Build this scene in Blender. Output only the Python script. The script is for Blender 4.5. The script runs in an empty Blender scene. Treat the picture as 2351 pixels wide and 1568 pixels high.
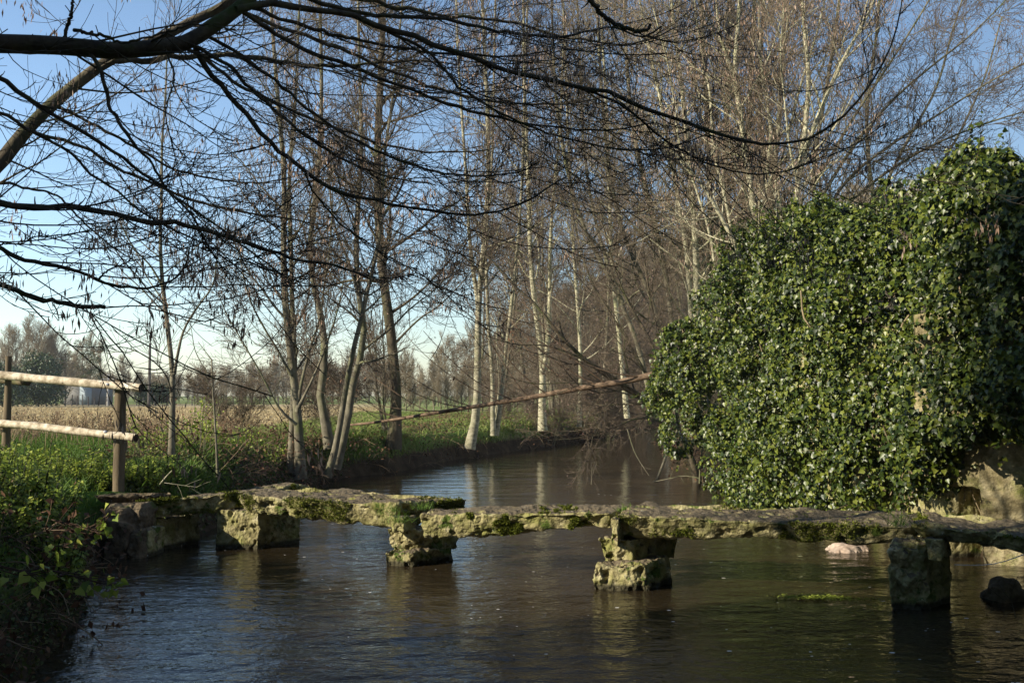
import bpy, math, random
import numpy as np
from mathutils import Vector
R = np.random.default_rng(7)
sc = bpy.context.scene
COL = sc.collection

# ------------------------------------------------------------------ camera
CAMZ = 2.1
F = 35.0 / 36.0 * 2351.0
PIT = math.atan(122.0 / F)
_up = np.array([0, -math.sin(PIT), math.cos(PIT)]); _fw = np.array([0, math.cos(PIT), math.sin(PIT)])
cam_d = bpy.data.cameras.new('camera'); cam = bpy.data.objects.new('camera', cam_d); COL.objects.link(cam)
cam_d.lens = 35; cam_d.sensor_width = 36; cam_d.clip_end = 3000; cam_d.clip_start = 0.05
cam.location = (0, 0, CAMZ); cam.rotation_euler = (math.pi/2 + PIT, 0, 0)
sc.camera = cam
def D(x, y, Y):
    """a point of the survey sketch (2351 wide) at real distance Y in front of the camera"""
    d = np.array([(x-1175.5)/F, 0, 0]) + _up*((784-y)/F) + _fw
    return d*(Y/d[1]) + np.array([0, 0, CAMZ])

# ------------------------------------------------------------------ scene tree helpers
def tag(o, label=None, cat=None, group=None, kind=None):
    if label: o['label'] = label
    if cat: o['category'] = cat
    if group: o['group'] = group
    if kind: o['kind'] = kind
    return o
def empty(name, loc, label, cat, group=None):
    o = bpy.data.objects.new(name, None); COL.objects.link(o); o.location = loc
    o.empty_display_size = .2
    return tag(o, label, cat, group)
class MB:
    def __init__(s): s.v = []; s.q = []; s.t = []; s.n = 0; s.a = []
    def add(s, v, q=None, t=None, rnd=None):
        v = np.asarray(v, dtype=np.float64).reshape(-1, 3)
        if q is not None and len(q): s.q.append(np.asarray(q).reshape(-1, 4)+s.n)
        if t is not None and len(t): s.t.append(np.asarray(t).reshape(-1, 3)+s.n)
        s.a.append(np.zeros(len(v)) if rnd is None else np.broadcast_to(rnd, (len(v),)))
        s.v.append(v); s.n += len(v)
    def build(s, name, mat, parent=None, smooth=True, origin=None):
        me = bpy.data.meshes.new(name)
        v = np.concatenate(s.v) if s.v else np.zeros((0, 3))
        if parent is not None:
            origin = np.array(parent.location); pp = parent.parent
            while pp is not None: origin = origin+np.array(pp.location); pp = pp.parent
        if origin is not None: v = v-np.asarray(origin)
        q = np.concatenate(s.q) if s.q else np.zeros((0, 4), int)
        t = np.concatenate(s.t) if s.t else np.zeros((0, 3), int)
        nq, nt = len(q), len(t)
        me.vertices.add(len(v)); me.vertices.foreach_set('co', v.astype(np.float32).ravel())
        me.loops.add(nq*4+nt*3)
        me.loops.foreach_set('vertex_index', np.concatenate([q.ravel(), t.ravel()]).astype(np.int32))
        me.polygons.add(nq+nt)
        st = np.concatenate([np.arange(nq)*4, nq*4+np.arange(nt)*3]).astype(np.int32)
        me.polygons.foreach_set('loop_start', st)
        me.update(calc_edges=True)
        if smooth: me.polygons.foreach_set('use_smooth', np.ones(nq+nt, bool))
        at = me.attributes.new('rnd', 'FLOAT', 'POINT')
        at.data.foreach_set('value', np.concatenate(s.a).astype(np.float32))
        me.materials.append(mat)
        o = bpy.data.objects.new(name, me); COL.objects.link(o)
        if parent is not None: o.parent = parent
        elif origin is not None: o.location = origin
        return o

# ------------------------------------------------------------------ noise
def _h(i, j, k, s):
    n = (i*374761393 + j*668265263 + k*2147483647 + s*974634777) & 0xffffffff
    n = ((n ^ (n >> 13))*1274126177) & 0xffffffff
    n = ((n ^ (n >> 16))*2246822519) & 0xffffffff
    return ((n ^ (n >> 15)) & 0xffff)/65535.0
def vn(p, s=0):
    p = np.asarray(p, float); i = np.floor(p).astype(np.int64); f = p-i; f = f*f*(3-2*f)
    r = 0
    for a in (0, 1):
        for b in (0, 1):
            for c in (0, 1):
                w = (f[..., 0] if a else 1-f[..., 0])*(f[..., 1] if b else 1-f[..., 1])*(f[..., 2] if c else 1-f[..., 2])
                r = r+w*_h(i[..., 0]+a, i[..., 1]+b, i[..., 2]+c, s)
    return r
def fbm(p, o=4, s=0):
    p = np.asarray(p, float); r = 0; a = .5; t = 0
    for k in range(o):
        r = r+a*vn(p*2**k+17.3*k, s+k); t += a; a *= .5
    return r/t*2-1

# ------------------------------------------------------------------ materials
def mat(name, cols, scale=4, rough=.8, bump=.3, bscale=None, detail=6, attr=0, spec=.3, stretch=None, dist=.02, extra=None, trans=0):
    """noise driven colour ramp + bump; attr>0 mixes in the per-leaf random attribute"""
    m = bpy.data.materials.new(name); m.use_nodes = True; nt = m.node_tree; N = nt.nodes; L = nt.links
    b = N['Principled BSDF']; b.inputs['Roughness'].default_value = rough
    b.inputs['Specular IOR Level'].default_value = spec
    tc = N.new('ShaderNodeNewGeometry'); src = tc.outputs['Position']
    if stretch:
        mp = N.new('ShaderNodeMapping'); mp.inputs['Scale'].default_value = stretch; L.new(src, mp.inputs[0]); src = mp.outputs[0]
    nz = N.new('ShaderNodeTexNoise'); nz.inputs['Scale'].default_value = scale; nz.inputs['Detail'].default_value = detail; nz.inputs['Roughness'].default_value = .65
    L.new(src, nz.inputs['Vector'])
    fac = nz.outputs['Fac']
    if attr:
        at = N.new('ShaderNodeAttribute'); at.attribute_name = 'rnd'
        mx = N.new('ShaderNodeMix'); mx.inputs[0].default_value = attr
        L.new(fac, mx.inputs[2]); L.new(at.outputs['Fac'], mx.inputs[3]); fac = mx.outputs[0]
    cr = N.new('ShaderNodeValToRGB'); el = cr.color_ramp.elements
    n = len(cols); lo, hi = (.32, .68) if attr < .5 else (.1, .9)
    for i, c in enumerate(cols):
        pos = lo+(hi-lo)*i/max(1, n-1)
        if i < 2: e = el[i]; e.position = pos
        else: e = el.new(pos)
        e.color = (*c, 1)
    L.new(fac, cr.inputs[0]); col = cr.outputs[0]
    if extra: col = extra(nt, col, src)
    L.new(col, b.inputs['Base Color'])
    if bump:
        n2 = N.new('ShaderNodeTexNoise'); n2.inputs['Scale'].default_value = bscale or scale*3; n2.inputs['Detail'].default_value = 5
        L.new(src, n2.inputs['Vector'])
        bp = N.new('ShaderNodeBump'); bp.inputs['Strength'].default_value = bump; bp.inputs['Distance'].default_value = dist
        L.new(n2.outputs['Fac'], bp.inputs['Height']); L.new(bp.outputs[0], b.inputs['Normal'])
    if trans:
        tr = N.new('ShaderNodeBsdfTranslucent'); L.new(col, tr.inputs['Color'])
        ms = N.new('ShaderNodeMixShader'); ms.inputs[0].default_value = trans
        L.new(b.outputs[0], ms.inputs[1]); L.new(tr.outputs[0], ms.inputs[2]); L.new(ms.outputs[0], N['Material Output'].inputs[0])
    return m
def overlay(color, scale, lo, hi, axis_bias=None, seed=0.0):
    """patches of another colour (moss, lichen, algae, painted dapple shade) mixed over the base by their own noise"""
    def f(nt, col, src):
        N = nt.nodes; L = nt.links
        nz = N.new('ShaderNodeTexNoise'); nz.noise_dimensions = '4D'; nz.inputs['W'].default_value = seed
        nz.inputs['Scale'].default_value = scale; nz.inputs['Detail'].default_value = 8; nz.inputs['Roughness'].default_value = .7
        L.new(src, nz.inputs['Vector']); v = nz.outputs['Fac']
        if axis_bias:
            g = N.new('ShaderNodeNewGeometry'); vm = N.new('ShaderNodeVectorMath'); vm.operation = 'DOT_PRODUCT'
            vm.inputs[1].default_value = axis_bias; L.new(g.outputs['Normal'], vm.inputs[0])
            ad = N.new('ShaderNodeMath'); ad.operation = 'ADD'; L.new(v, ad.inputs[0]); L.new(vm.outputs['Value'], ad.inputs[1]); v = ad.outputs[0]
        mr = N.new('ShaderNodeMapRange'); mr.inputs['From Min'].default_value = lo; mr.inputs['From Max'].default_value = hi
        L.new(v, mr.inputs['Value'])
        mx = N.new('ShaderNodeMix'); mx.data_type = 'RGBA'; L.new(mr.outputs[0], mx.inputs[0]); L.new(col, mx.inputs[6]); mx.inputs[7].default_value = (*color, 1)
        return mx.outputs[2]
    return f
def wetline(nt, col, src):
    """the damp tide line of stones standing in the river"""
    N = nt.nodes; L = nt.links; g = N.new('ShaderNodeNewGeometry'); s = N.new('ShaderNodeSeparateXYZ'); L.new(g.outputs['Position'], s.inputs[0])
    mr = N.new('ShaderNodeMapRange'); mr.inputs['From Min'].default_value = .09; mr.inputs['From Max'].default_value = .045; L.new(s.outputs['Z'], mr.inputs['Value'])
    mx = N.new('ShaderNodeMix'); mx.data_type = 'RGBA'; L.new(mr.outputs[0], mx.inputs[0]); L.new(col, mx.inputs[6]); mx.inputs[7].default_value = (.045, .04, .02, 1)
    return mx.outputs[2]
def chain(*fs):
    def f(nt, col, src):
        for g in fs: col = g(nt, col, src)
        return col
    return f
M = {}
M['stone'] = mat('stone', [(.05, .04, .018), (.20, .175, .08), (.33, .295, .15), (.48, .43, .27)], 6, .92, 1.0, 16, 10, dist=.06,
    extra=chain(overlay((.19, .19, .055), 3.0, .46, .62), overlay((.055, .085, .010), 3.4, .57, .61, (0, -.02, .02), 3.0), overlay((.125, .10, .062), 5, .90, 1.02, (0, 0, .62), 9.0), wetline,
                overlay((.44, .42, .34), 9, .62, .68, None, 7.0)))
M['deck'] = M['stone']
M['darkstone'] = mat('dark_stone', [(.03, .022, .014), (.10, .075, .045), (.2, .16, .10)], 4, .9, .9, 18, 8, dist=.03, extra=overlay((.05, .07, .012), 3, .56, .66, (0, 0, .04)))
M['palestone'] = mat('pale_stone', [(.10, .08, .035), (.27, .225, .12), (.46, .40, .24)], 4, .9, 1.0, 16, 10, dist=.05,
    extra=chain(overlay((.15, .16, .04), 2.6, .52, .66), overlay((.05, .045, .02), 6, .62, .68, None, 5.)))  # dark blotches paint the dappled shade into the wall's colour
M['pinkstone'] = mat('pink_stone', [(.30, .22, .16), (.5, .40, .31)], 6, .8, .5)
M['moss'] = mat('moss', [(.04, .055, .006), (.10, .12, .014), (.19, .20, .035)], 12, .95, 0, attr=.5, spec=.1)
M['bark_dark'] = mat('bark_dark', [(.035, .028, .02), (.08, .065, .042), (.14, .12, .075)], 7, .9, .7, 24, stretch=(1, 1, .3), dist=.02, extra=overlay((.05, .065, .015), 2, .5, .65))
M['bark_shade'] = mat('bark_near_shaded', [(.022, .018, .013), (.05, .042, .028), (.085, .075, .045)], 9, .9, .7, 30, dist=.01, extra=overlay((.035, .05, .01), 3, .52, .64))  # shade of the overhead boughs put into a darker bark colour
M['bark_grey'] = mat('bark_grey', [(.07, .06, .04), (.14, .125, .085), (.22, .20, .14)], 6, .85, .4, 26, stretch=(1, 1, .6), dist=.01, extra=overlay((.10, .12, .04), 1.6, .5, .7))
M['bark_pale'] = mat('bark_pale', [(.13, .12, .075), (.34, .32, .21), (.50, .47, .34)], 7, .8, .3, 20, stretch=(1, 1, 1.8), dist=.01,
    extra=chain(overlay((.17, .19, .07), 1.3, .5, .75), overlay((.05, .045, .03), 5, .62, .66, None, 2.)))
M['bark_mid'] = mat('bark_mid', [(.11, .10, .065), (.27, .25, .17), (.40, .375, .265)], 7, .8, .3, 20, stretch=(1, 1, 1.8), dist=.01,
    extra=chain(overlay((.14, .15, .06), 1.3, .5, .75), overlay((.05, .045, .03), 5, .60, .65, None, 2.)))
M['bark_red'] = mat('bark_red', [(.07, .045, .028), (.15, .10, .062), (.23, .165, .105)], 6, .8, .3, 20, dist=.01)
M['twig'] = mat('twig', [(.085, .064, .044), (.175, .138, .098)], 2, .8, 0, spec=.2)
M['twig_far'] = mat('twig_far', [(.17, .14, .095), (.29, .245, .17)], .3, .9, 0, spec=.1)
M['twig_pale'] = mat('twig_pale', [(.13, .105, .07), (.24, .20, .135)], 2, .75, 0, spec=.2)
M['twig_near_shaded'] = mat('twig_near_shaded', [(.03, .024, .016), (.07, .06, .04)], 5, .8, 0, spec=.2)  # near twigs coloured dark for the shade they hang in
M['keys'] = mat('seed_keys', [(.12, .07, .045), (.30, .20, .14), (.52, .40, .31)], 3, .7, 0, attr=.8, spec=.3, trans=.25)
M['cones'] = mat('alder_cones', [(.06, .04, .035), (.17, .11, .09), (.28, .19, .16)], 3, .8, 0, attr=.8, spec=.2)
M['deadleaf'] = mat('dead_leaves', [(.05, .025, .015), (.12, .06, .035), (.2, .11, .06)], 3, .8, 0, attr=.8, trans=.2)
M['ivy'] = mat('ivy_leaf', [(.008, .018, .004), (.028, .048, .007), (.068, .095, .010), (.175, .195, .03)], 3, .40, 0, attr=.7, spec=.38, trans=.12)
M['berry'] = mat('ivy_berry', [(.008, .008, .012), (.02, .018, .025)], 3, .4, 0)
M['ivystem'] = mat('ivy_stem', [(.12, .09, .05), (.25, .2, .12)], 5, .8, 0)
M['nettle'] = mat('nettle_leaf', [(.11, .17, .02), (.24, .32, .04), (.42, .45, .09)], 3, .5, 0, attr=.7, spec=.35, trans=.35)
M['under'] = mat('undergrowth_leaf', [(.022, .032, .010), (.045, .07, .015), (.09, .11, .025), (.12, .07, .03)], 3, .6, 0, attr=.8, spec=.3, trans=.2)
M['grass'] = mat('grass_blade', [(.04, .085, .012), (.09, .17, .02), (.18, .25, .045)], 1.2, .6, 0, attr=.6, spec=.25, trans=.25)
M['meadow'] = mat('meadow_blade', [(.10, .16, .03), (.17, .24, .05), (.33, .33, .13)], .8, .6, 0, attr=.6, spec=.2, trans=.3)
M['weed'] = mat('dead_weed', [(.08, .05, .035), (.2, .14, .09), (.32, .25, .15)], 3, .85, 0, attr=.7, spec=.1, trans=.1)
M['rail'] = mat('rail_wood', [(.15, .11, .06), (.44, .37, .26), (.66, .61, .49)], 9, .7, .9, 26, stretch=(1, .25, 1), dist=.008, extra=overlay((.09, .055, .03), 5, .6, .66, None, 4.))
M['post'] = mat('post_wood', [(.05, .035, .02), (.13, .10, .06), (.24, .19, .11)], 6, .85, .7, 24, stretch=(1, 1, .12), dist=.01, extra=overlay((.10, .11, .04), 3, .52, .68))
M['endgrain'] = mat('end_grain', [(.02, .014, .008), (.07, .05, .03)], 20, .9, .4)
M['metal'] = mat('bolt_metal', [(.55, .56, .6), (.7, .7, .74)], 10, .35, 0)
M['cord'] = mat('cord', [(.55, .53, .48), (.72, .7, .66)], 20, .9, 0)
M['shed'] = mat('shed_sheet', [(.11, .11, .105), (.16, .16, .15)], 1, .7, .2, 6)
M['sheddoor'] = mat('shed_door', [(.2, .25, .28), (.27, .33, .36)], 1, .6, 0)
M['concrete'] = mat('concrete', [(.4, .38, .34), (.55, .53, .48)], 2, .85, 0)
M['pole'] = mat('pole_wood', [(.05, .045, .04), (.09, .08, .07)], 2, .9, 0)
M['evergreen'] = mat('evergreen_leaf', [(.012, .025, .008), (.03, .055, .015), (.07, .10, .03)], 1, .45, 0, attr=.6, spec=.4)
M['mistle'] = mat('mistletoe', [(.05, .07, .025), (.10, .12, .045)], 2, .8, 0, attr=.5)
M['straw'] = mat('straw', [(.28, .21, .11), (.42, .34, .19), (.55, .46, .28)], 1, .85, 0, attr=.7, spec=.1, trans=.2)
M['foam'] = mat('weed_raft', [(.12, .16, .02), (.22, .26, .04)], 10, .6, .4)

def water_mat():
    m = bpy.data.materials.new('river_water'); m.use_nodes = True; nt = m.node_tree; N = nt.nodes; L = nt.links
    b = N['Principled BSDF']; b.inputs['Roughness'].default_value = .015; b.inputs['IOR'].default_value = 1.36
    g = N.new('ShaderNodeNewGeometry')
    nz = N.new('ShaderNodeTexNoise'); nz.inputs['Scale'].default_value = .35; nz.inputs['Detail'].default_value = 4
    L.new(g.outputs['Position'], nz.inputs['Vector'])
    cr = N.new('ShaderNodeValToRGB'); cr.color_ramp.elements[0].position = .35; cr.color_ramp.elements[0].color = (.020, .015, .008, 1)
    cr.color_ramp.elements[1].position = .65; cr.color_ramp.elements[1].color = (.036, .026, .014, 1)
    L.new(nz.outputs['Fac'], cr.inputs[0]); L.new(cr.outputs[0], b.inputs['Base Color'])
    # ripples: three noise octaves, livelier downstream of the slabs
    sep = N.new('ShaderNodeSeparateXYZ'); L.new(g.outputs['Position'], sep.inputs[0])
    live = N.new('ShaderNodeMapRange'); live.inputs['From Min'].default_value = 11.0; live.inputs['From Max'].default_value = 20; live.inputs['To Min'].default_value = 1; live.inputs['To Max'].default_value = .38
    L.new(sep.outputs['Y'], live.inputs['Value'])
    prev = None
    for sx, sy, scl, dst, st, dim in ((1.0, 2.0, 1.7, 1.2, .9, .02), (1.0, 1.7, 5.5, 1.3, .9, .010), (1.0, 1.4, 16, .8, .8, .006)):
        mp = N.new('ShaderNodeMapping'); mp.inputs['Rotation'].default_value = (0, 0, math.radians(-12+scl)); mp.inputs['Scale'].default_value = (sx, sy, 1)
        L.new(g.outputs['Position'], mp.inputs[0])
        n = N.new('ShaderNodeTexNoise'); n.inputs['Scale'].default_value = scl; n.inputs['Detail'].default_value = 2.5; n.inputs['Distortion'].default_value = dst
        L.new(mp.outputs[0], n.inputs['Vector'])
        bp = N.new('ShaderNodeBump'); bp.inputs['Distance'].default_value = dim
        mu = N.new('ShaderNodeMath'); mu.operation = 'MULTIPLY'; mu.inputs[1].default_value = st; L.new(live.outputs[0], mu.inputs[0]); L.new(mu.outputs[0], bp.inputs['Strength'])
        L.new(n.outputs['Fac'], bp.inputs['Height'])
        if prev: L.new(prev.outputs[0], bp.inputs['Normal'])
        prev = bp
    L.new(prev.outputs[0], b.inputs['Normal'])
    return m
M['water'] = water_mat()

# ------------------------------------------------------------------ terrain
LE = np.array([(-60, -3), (-10, -2.9), (5, -3.0), (7.2, -3.3), (9.7, -3.9), (12, -4.85), (13.3, -5.25), (13.9, -4.7), (15, -4.5), (17, -4.5), (21, -4.4), (24.5, -4.4), (25.6, -3.9), (27, -3.0), (33.3, -1.3), (38.7, 1.1), (51, 5.7), (61, 8.0), (80, 16), (110, 34), (400, 200)], float)
RE = np.array([(-60, 9), (5, 8.5), (9, 8), (11.6, 7.0), (12.7, 5.9), (15, 5.0), (19.3, 4.3), (23.5, 4.5), (31, 5.3), (46, 7.2), (61, 9.3), (80, 18.5), (110, 38), (400, 206)], float)
def xl(y): return np.interp(y, LE[:, 0], LE[:, 1])
def xr(y): return np.interp(y, RE[:, 0], RE[:, 1])
def ss(t): t = np.clip(t, 0, 1); return t*t*(3-2*t)
def ground(x, y):
    x = np.asarray(x, float); y = np.asarray(y, float)
    dl = xl(y)-x; dr = x-xr(y)
    p = np.stack([x, y, 0*x], -1)
    n = fbm(p*.7, 3, 3)*.10 + fbm(p*.12, 2, 9)*.12
    sl = np.where(y < 13, 1.5, np.where(y < 24, 2.4, 1.3)); sl = np.interp(y, [0, 12, 13.5, 16, 22, 26, 60], [1.5, 1.3, .9, 1.2, 2.0, 1.2, 2.0])
    topl = np.interp(y, [0, 8, 11, 12.5, 15, 20, 40, 130, 300], [1.1, 1.1, .98, .82, .82, .95, .85, .85, 1.2])
    zl = -.55+(topl+.55)*ss((dl+.3)/sl)
    zr = -.55+(1.15+.55)*ss((dr+.1)/1.1)
    z = np.where(dl > -.3, zl, np.where(dr > -.1, zr, -.55))
    far = ss((np.hypot(x, y)-60)/60)
    return z + n*ss((np.maximum(dl, dr)+.2)/.8)*(1-.5*far)
def axis(segs):
    out = []
    for a, b, st in segs: out.append(np.arange(a, b, st))
    return np.concatenate(out+[[segs[-1][1]]])
gx = axis([(-420, -200, 55), (-200, -60, 14), (-60, -14, 2.3), (-14, 12, .22), (12, 60, 2.4), (60, 200, 14), (200, 421, 55)])
gy = axis([(-60, 0, 5), (0, 6, 1), (6, 45, .27), (45, 110, 1.6), (110, 300, 12), (300, 601, 60)])
GX, GY = np.meshgrid(gx, gy); GZ = ground(GX, GY)
def gridfaces(ny, nx):
    a = (np.arange(ny-1)[:, None]*nx+np.arange(nx-1)[None]).ravel()
    return np.stack([a, a+1, a+nx+1, a+nx], 1)
def ground_mat():
    m = bpy.data.materials.new('ground'); m.use_nodes = True; nt = m.node_tree; N = nt.nodes; L = nt.links
    b = N['Principled BSDF']; b.inputs['Roughness'].default_value = .95; b.inputs['Specular IOR Level'].default_value = .1
    g = N.new('ShaderNodeNewGeometry'); sep = N.new('ShaderNodeSeparateXYZ'); L.new(g.outputs['Position'], sep.inputs[0])
    def noise(s, d=6):
        n = N.new('ShaderNodeTexNoise'); n.inputs['Scale'].default_value = s; n.inputs['Detail'].default_value = d; L.new(g.outputs['Position'], n.inputs['Vector']); return n.outputs['Fac']
    def ramp(f, a, ca, c, cb):
        r = N.new('ShaderNodeValToRGB'); e = r.color_ramp.elements; e[0].position = a; e[0].color = (*ca, 1); e[1].position = c; e[1].color = (*cb, 1); L.new(f, r.inputs[0]); return r.outputs[0]
    def math_(op, a, c):
        n = N.new('ShaderNodeMath'); n.operation = op
        for k, v in enumerate((a, c)):
            if isinstance(v, (int, float)): n.inputs[k].default_value = v
            else: L.new(v, n.inputs[k])
        return n.outputs[0]
    def rng(v, a, c):
        n = N.new('ShaderNodeMapRange'); n.inputs['From Min'].default_value = a; n.inputs['From Max'].default_value = c; L.new(v, n.inputs['Value']); return n.outputs[0]
    def mix(f, a, c):
        n = N.new('ShaderNodeMix'); n.data_type = 'RGBA'; L.new(f, n.inputs[0]); L.new(a, n.inputs[6]); L.new(c, n.inputs[7]); return n.outputs[2]
    green = ramp(noise(.8), .35, (.05, .10, .015), .65, (.13, .2, .04))
    green2 = ramp(noise(.25), .35, (.12, .18, .04), .65, (.26, .27, .11))
    soil = ramp(noise(3), .35, (.025, .018, .01), .7, (.07, .05, .03))
    straw = ramp(noise(.6, 8), .3, (.30, .23, .12), .7, (.46, .38, .21))
    X, Y, Z = sep.outputs
    wob = math_('MULTIPLY', math_('SUBTRACT', noise(.15, 3), .5), 14)
    col = mix(rng(Y, 27, 34), green, green2)
    # stubble field: left of a line, 36..132 m away
    left = rng(math_('ADD', math_('ADD', X, math_('MULTIPLY', Y, .13)), wob), 2, -2)
    band = math_('MULTIPLY', rng(math_('ADD', Y, wob), 30, 37), rng(math_('ADD', Y, math_('MULTIPLY', wob, .4)), 134, 128))
    f = math_('MULTIPLY', left, band)
    col = mix(f, col, straw)
    col = mix(rng(Z, .62, .38), col, soil)
    L.new(col, b.inputs['Base Color'])
    bp = N.new('ShaderNodeBump'); bp.inputs['Strength'].default_value = .8; bp.inputs['Distance'].default_value = .06
    L.new(noise(9), bp.inputs['Height']); L.new(bp.outputs[0], b.inputs['Normal'])
    return m
mb = MB(); mb.add(np.stack([GX, GY, GZ], -1), gridfaces(len(gy), len(gx)))
tag(mb.build('ground', ground_mat()), kind='structure')
mb = MB()
wx = axis([(-30, -7, 2.3), (-7, 9, .045), (9, 60, 3)]); wy = axis([(-40, 3.5, 3), (3.5, 17, .038), (17, 36, .075), (36, 130, 4)]); WX, WY = np.meshgrid(wx, wy)
_w = np.stack([WX+.12*WY+.25*fbm(np.stack([WX, WY, 0*WX], -1)*.9, 2, 40), WY-.10*WX, 0*WX], -1)
_a = ss((WX+7.5)/1.5)*ss((9.5-WX)/1.5)*ss((WY-2)/2)*np.interp(WY, [12, 16, 30, 36], [1, .8, .8, 0])*(.55+.9*vn(np.stack([WX*.45, WY*.6, 0*WX], -1), 44))
_n = np.interp(WY, [14, 20], [1, .35])
WZ = _a*(.0095*fbm(_w*[1.3, 3.6, 1], 2, 41)+_n*.0058*fbm(_w*[4.0, 9.5, 1], 2, 42)+_n*.0022*fbm(_w*[10, 19, 1], 1, 43))
mb.add(np.stack([WX, WY, WZ], -1), gridfaces(len(wy), len(wx))); tag(mb.build('river', M['water'], smooth=True), kind='structure')

# ------------------------------------------------------------------ tubes and branching
def nrm(v): return v/np.maximum(np.linalg.norm(v, axis=-1, keepdims=True), 1e-9)
def tubes(mb, P, Rd, sides, rnd=None, bumpy=0, cap=False):
    """P (N,K,3) centre lines, Rd (N,K) radii"""
    if len(P) == 0: return
    n, k, _ = P.shape
    T = np.gradient(P, axis=1); T = nrm(T)
    ref = np.where(np.abs(T[:, :1, 2:3]) > .9, np.array([1., 0, 0]), np.array([0, 0, 1.])); ref = np.broadcast_to(ref, T.shape)
    A = nrm(np.cross(T, ref)); B = np.cross(T, A)
    th = np.arange(sides)*2*np.pi/sides
    ring = A[:, :, None]*np.cos(th)[:, None]+B[:, :, None]*np.sin(th)[:, None]
    rr = Rd[:, :, None, None]
    V = P[:, :, None]+ring*rr
    if bumpy:
        nn = fbm(V/np.maximum(rr.mean()*2.2, .02), 3, 5)[..., None]; V = V+ring*rr*nn*bumpy
    base = (np.arange(n)*k*sides)[:, None, None]+(np.arange(k-1)*sides)[None, :, None]+np.arange(sides)[None, None]
    nx = (np.arange(n)*k*sides)[:, None, None]+(np.arange(k-1)*sides)[None, :, None]+((np.arange(sides)+1) % sides)[None, None]
    q = np.stack([base, nx, nx+sides, base+sides], -1).reshape(-1, 4)
    a = None if rnd is None else np.repeat(rnd, k*sides)
    mb.add(V, q, rnd=a)
    if cap:
        for i in range(n):
            o = mb.n
            for kk in (0, k-1):
                c = P[i, kk]; vv = np.vstack([V[i, kk], c]); idx = np.arange(sides)
                t = np.stack([idx, (idx+1) % sides, np.full(sides, sides)], 1)
                mb.add(vv, None, t if kk else t[:, ::-1])
def spline(pts, n):
    pts = np.asarray(pts, float); m = len(pts)
    if m == 2: pts = np.vstack([pts[0], (pts[0]+pts[1])/2, pts[1]]); m = 3
    e = np.vstack([2*pts[0]-pts[1], pts, 2*pts[-1]-pts[-2]])
    seg = np.linalg.norm(np.diff(pts[:, :3], axis=0), axis=1); cum = np.concatenate([[0], np.cumsum(seg)]); u = np.linspace(0, cum[-1], n)
    i = np.clip(np.searchsorted(cum, u, side='right')-1, 0, m-2); t = ((u-cum[i])/np.maximum(seg[i], 1e-9))[:, None]
    p0, p1, p2, p3 = e[i], e[i+1], e[i+2], e[i+3]
    return .5*(2*p1+(p2-p0)*t+(2*p0-5*p1+4*p2-p3)*t*t+(3*p1-3*p2+p3-p0)*t**3)
def at_t(P, t):
    """P (N,K,..), t (N,M) in 0..1"""
    k = P.shape[1]; f = t*(k-1); i = np.clip(f.astype(int), 0, k-2); w = f-i
    ar = np.arange(len(P))[:, None]
    a, b = P[ar, i], P[ar, i+1]
    return a+(b-a)*(w[..., None] if P.ndim == 3 else w)
def grow(rng, P, Rd, n, t0, t1, L0, L1, ang=50, up=.1, wig=.15, K=5, rr=.5, rmin=.003, rmax=.2, bias=None, bw=0, lvar=.5, dirv=None):
    N = len(P); t = (np.arange(n)[None]+rng.random((N, n)))/n; t = t0+(t1-t0)*t
    S = at_t(P, t); r = at_t(Rd, t); T = nrm(at_t(np.gradient(P, axis=1), t))
    rv = nrm(rng.normal(size=S.shape)); perp = nrm(rv-(rv*T).sum(-1, keepdims=True)*T)
    if bias is not None: perp = nrm(perp+np.asarray(bias)*bw)
    a = np.radians(ang*(1+.25*rng.normal(size=t.shape)))[..., None]
    d = nrm(T*np.cos(a)+perp*np.sin(a))
    if dirv is not None: d = nrm(np.asarray(dirv)+.18*rng.normal(size=d.shape))
    Ln = (L0+(L1-L0)*(t-t0)/max(1e-6, t1-t0))*(1-lvar/2+lvar*rng.random(t.shape))
    S = S.reshape(-1, 3); d = d.reshape(-1, 3); Ln = Ln.ravel(); r = r.ravel()
    r0 = np.clip(r*rr, rmin, rmax); r0 = np.minimum(r0, r*.95)
    out = [S]; st = (Ln/(K-1))[:, None]
    for k in range(K-1):
        d = nrm(d+wig*rng.normal(size=d.shape)+np.array([0, 0, up]))
        out.append(out[-1]+d*st)
    C = np.stack(out, 1); tp = np.linspace(1, .3, K)[None]
    return C, np.maximum(r0[:, None]*tp, rmin*.8)
def sprays(rng, mb, pts, size, dirs=None, count=1, flat=.35, spread=.5, hang=0.0):
    """little two-triangle blades (keys, cones, leaves) at points"""
    p = np.repeat(pts, count, 0); n = len(p)
    d = rng.normal(size=(n, 3))
    if dirs is not None: d = np.repeat(dirs, count, 0)+spread*d
    d = nrm(nrm(d)*(1-hang)+np.array([0, 0, -1])*hang+.12*rng.normal(size=d.shape)); w = nrm(np.cross(d, rng.normal(size=(n, 3))))
    s = (size*(.6+.8*rng.random(n)))[:, None]
    p = p+rng.normal(size=(n, 3))*size*spread
    nn = np.cross(d, w)
    v = np.stack([p, p+d*s*.5+w*s*flat/2+nn*s*.05, p+d*s, p+d*s*.5-w*s*flat/2+nn*s*.05], 1)
    o = np.arange(n)[:, None]*4
    mb.add(v.reshape(-1, 3), None, np.concatenate([o+np.array([0, 1, 2]), o+np.array([0, 2, 3])]), rnd=np.repeat(rng.random(n), 4))
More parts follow.
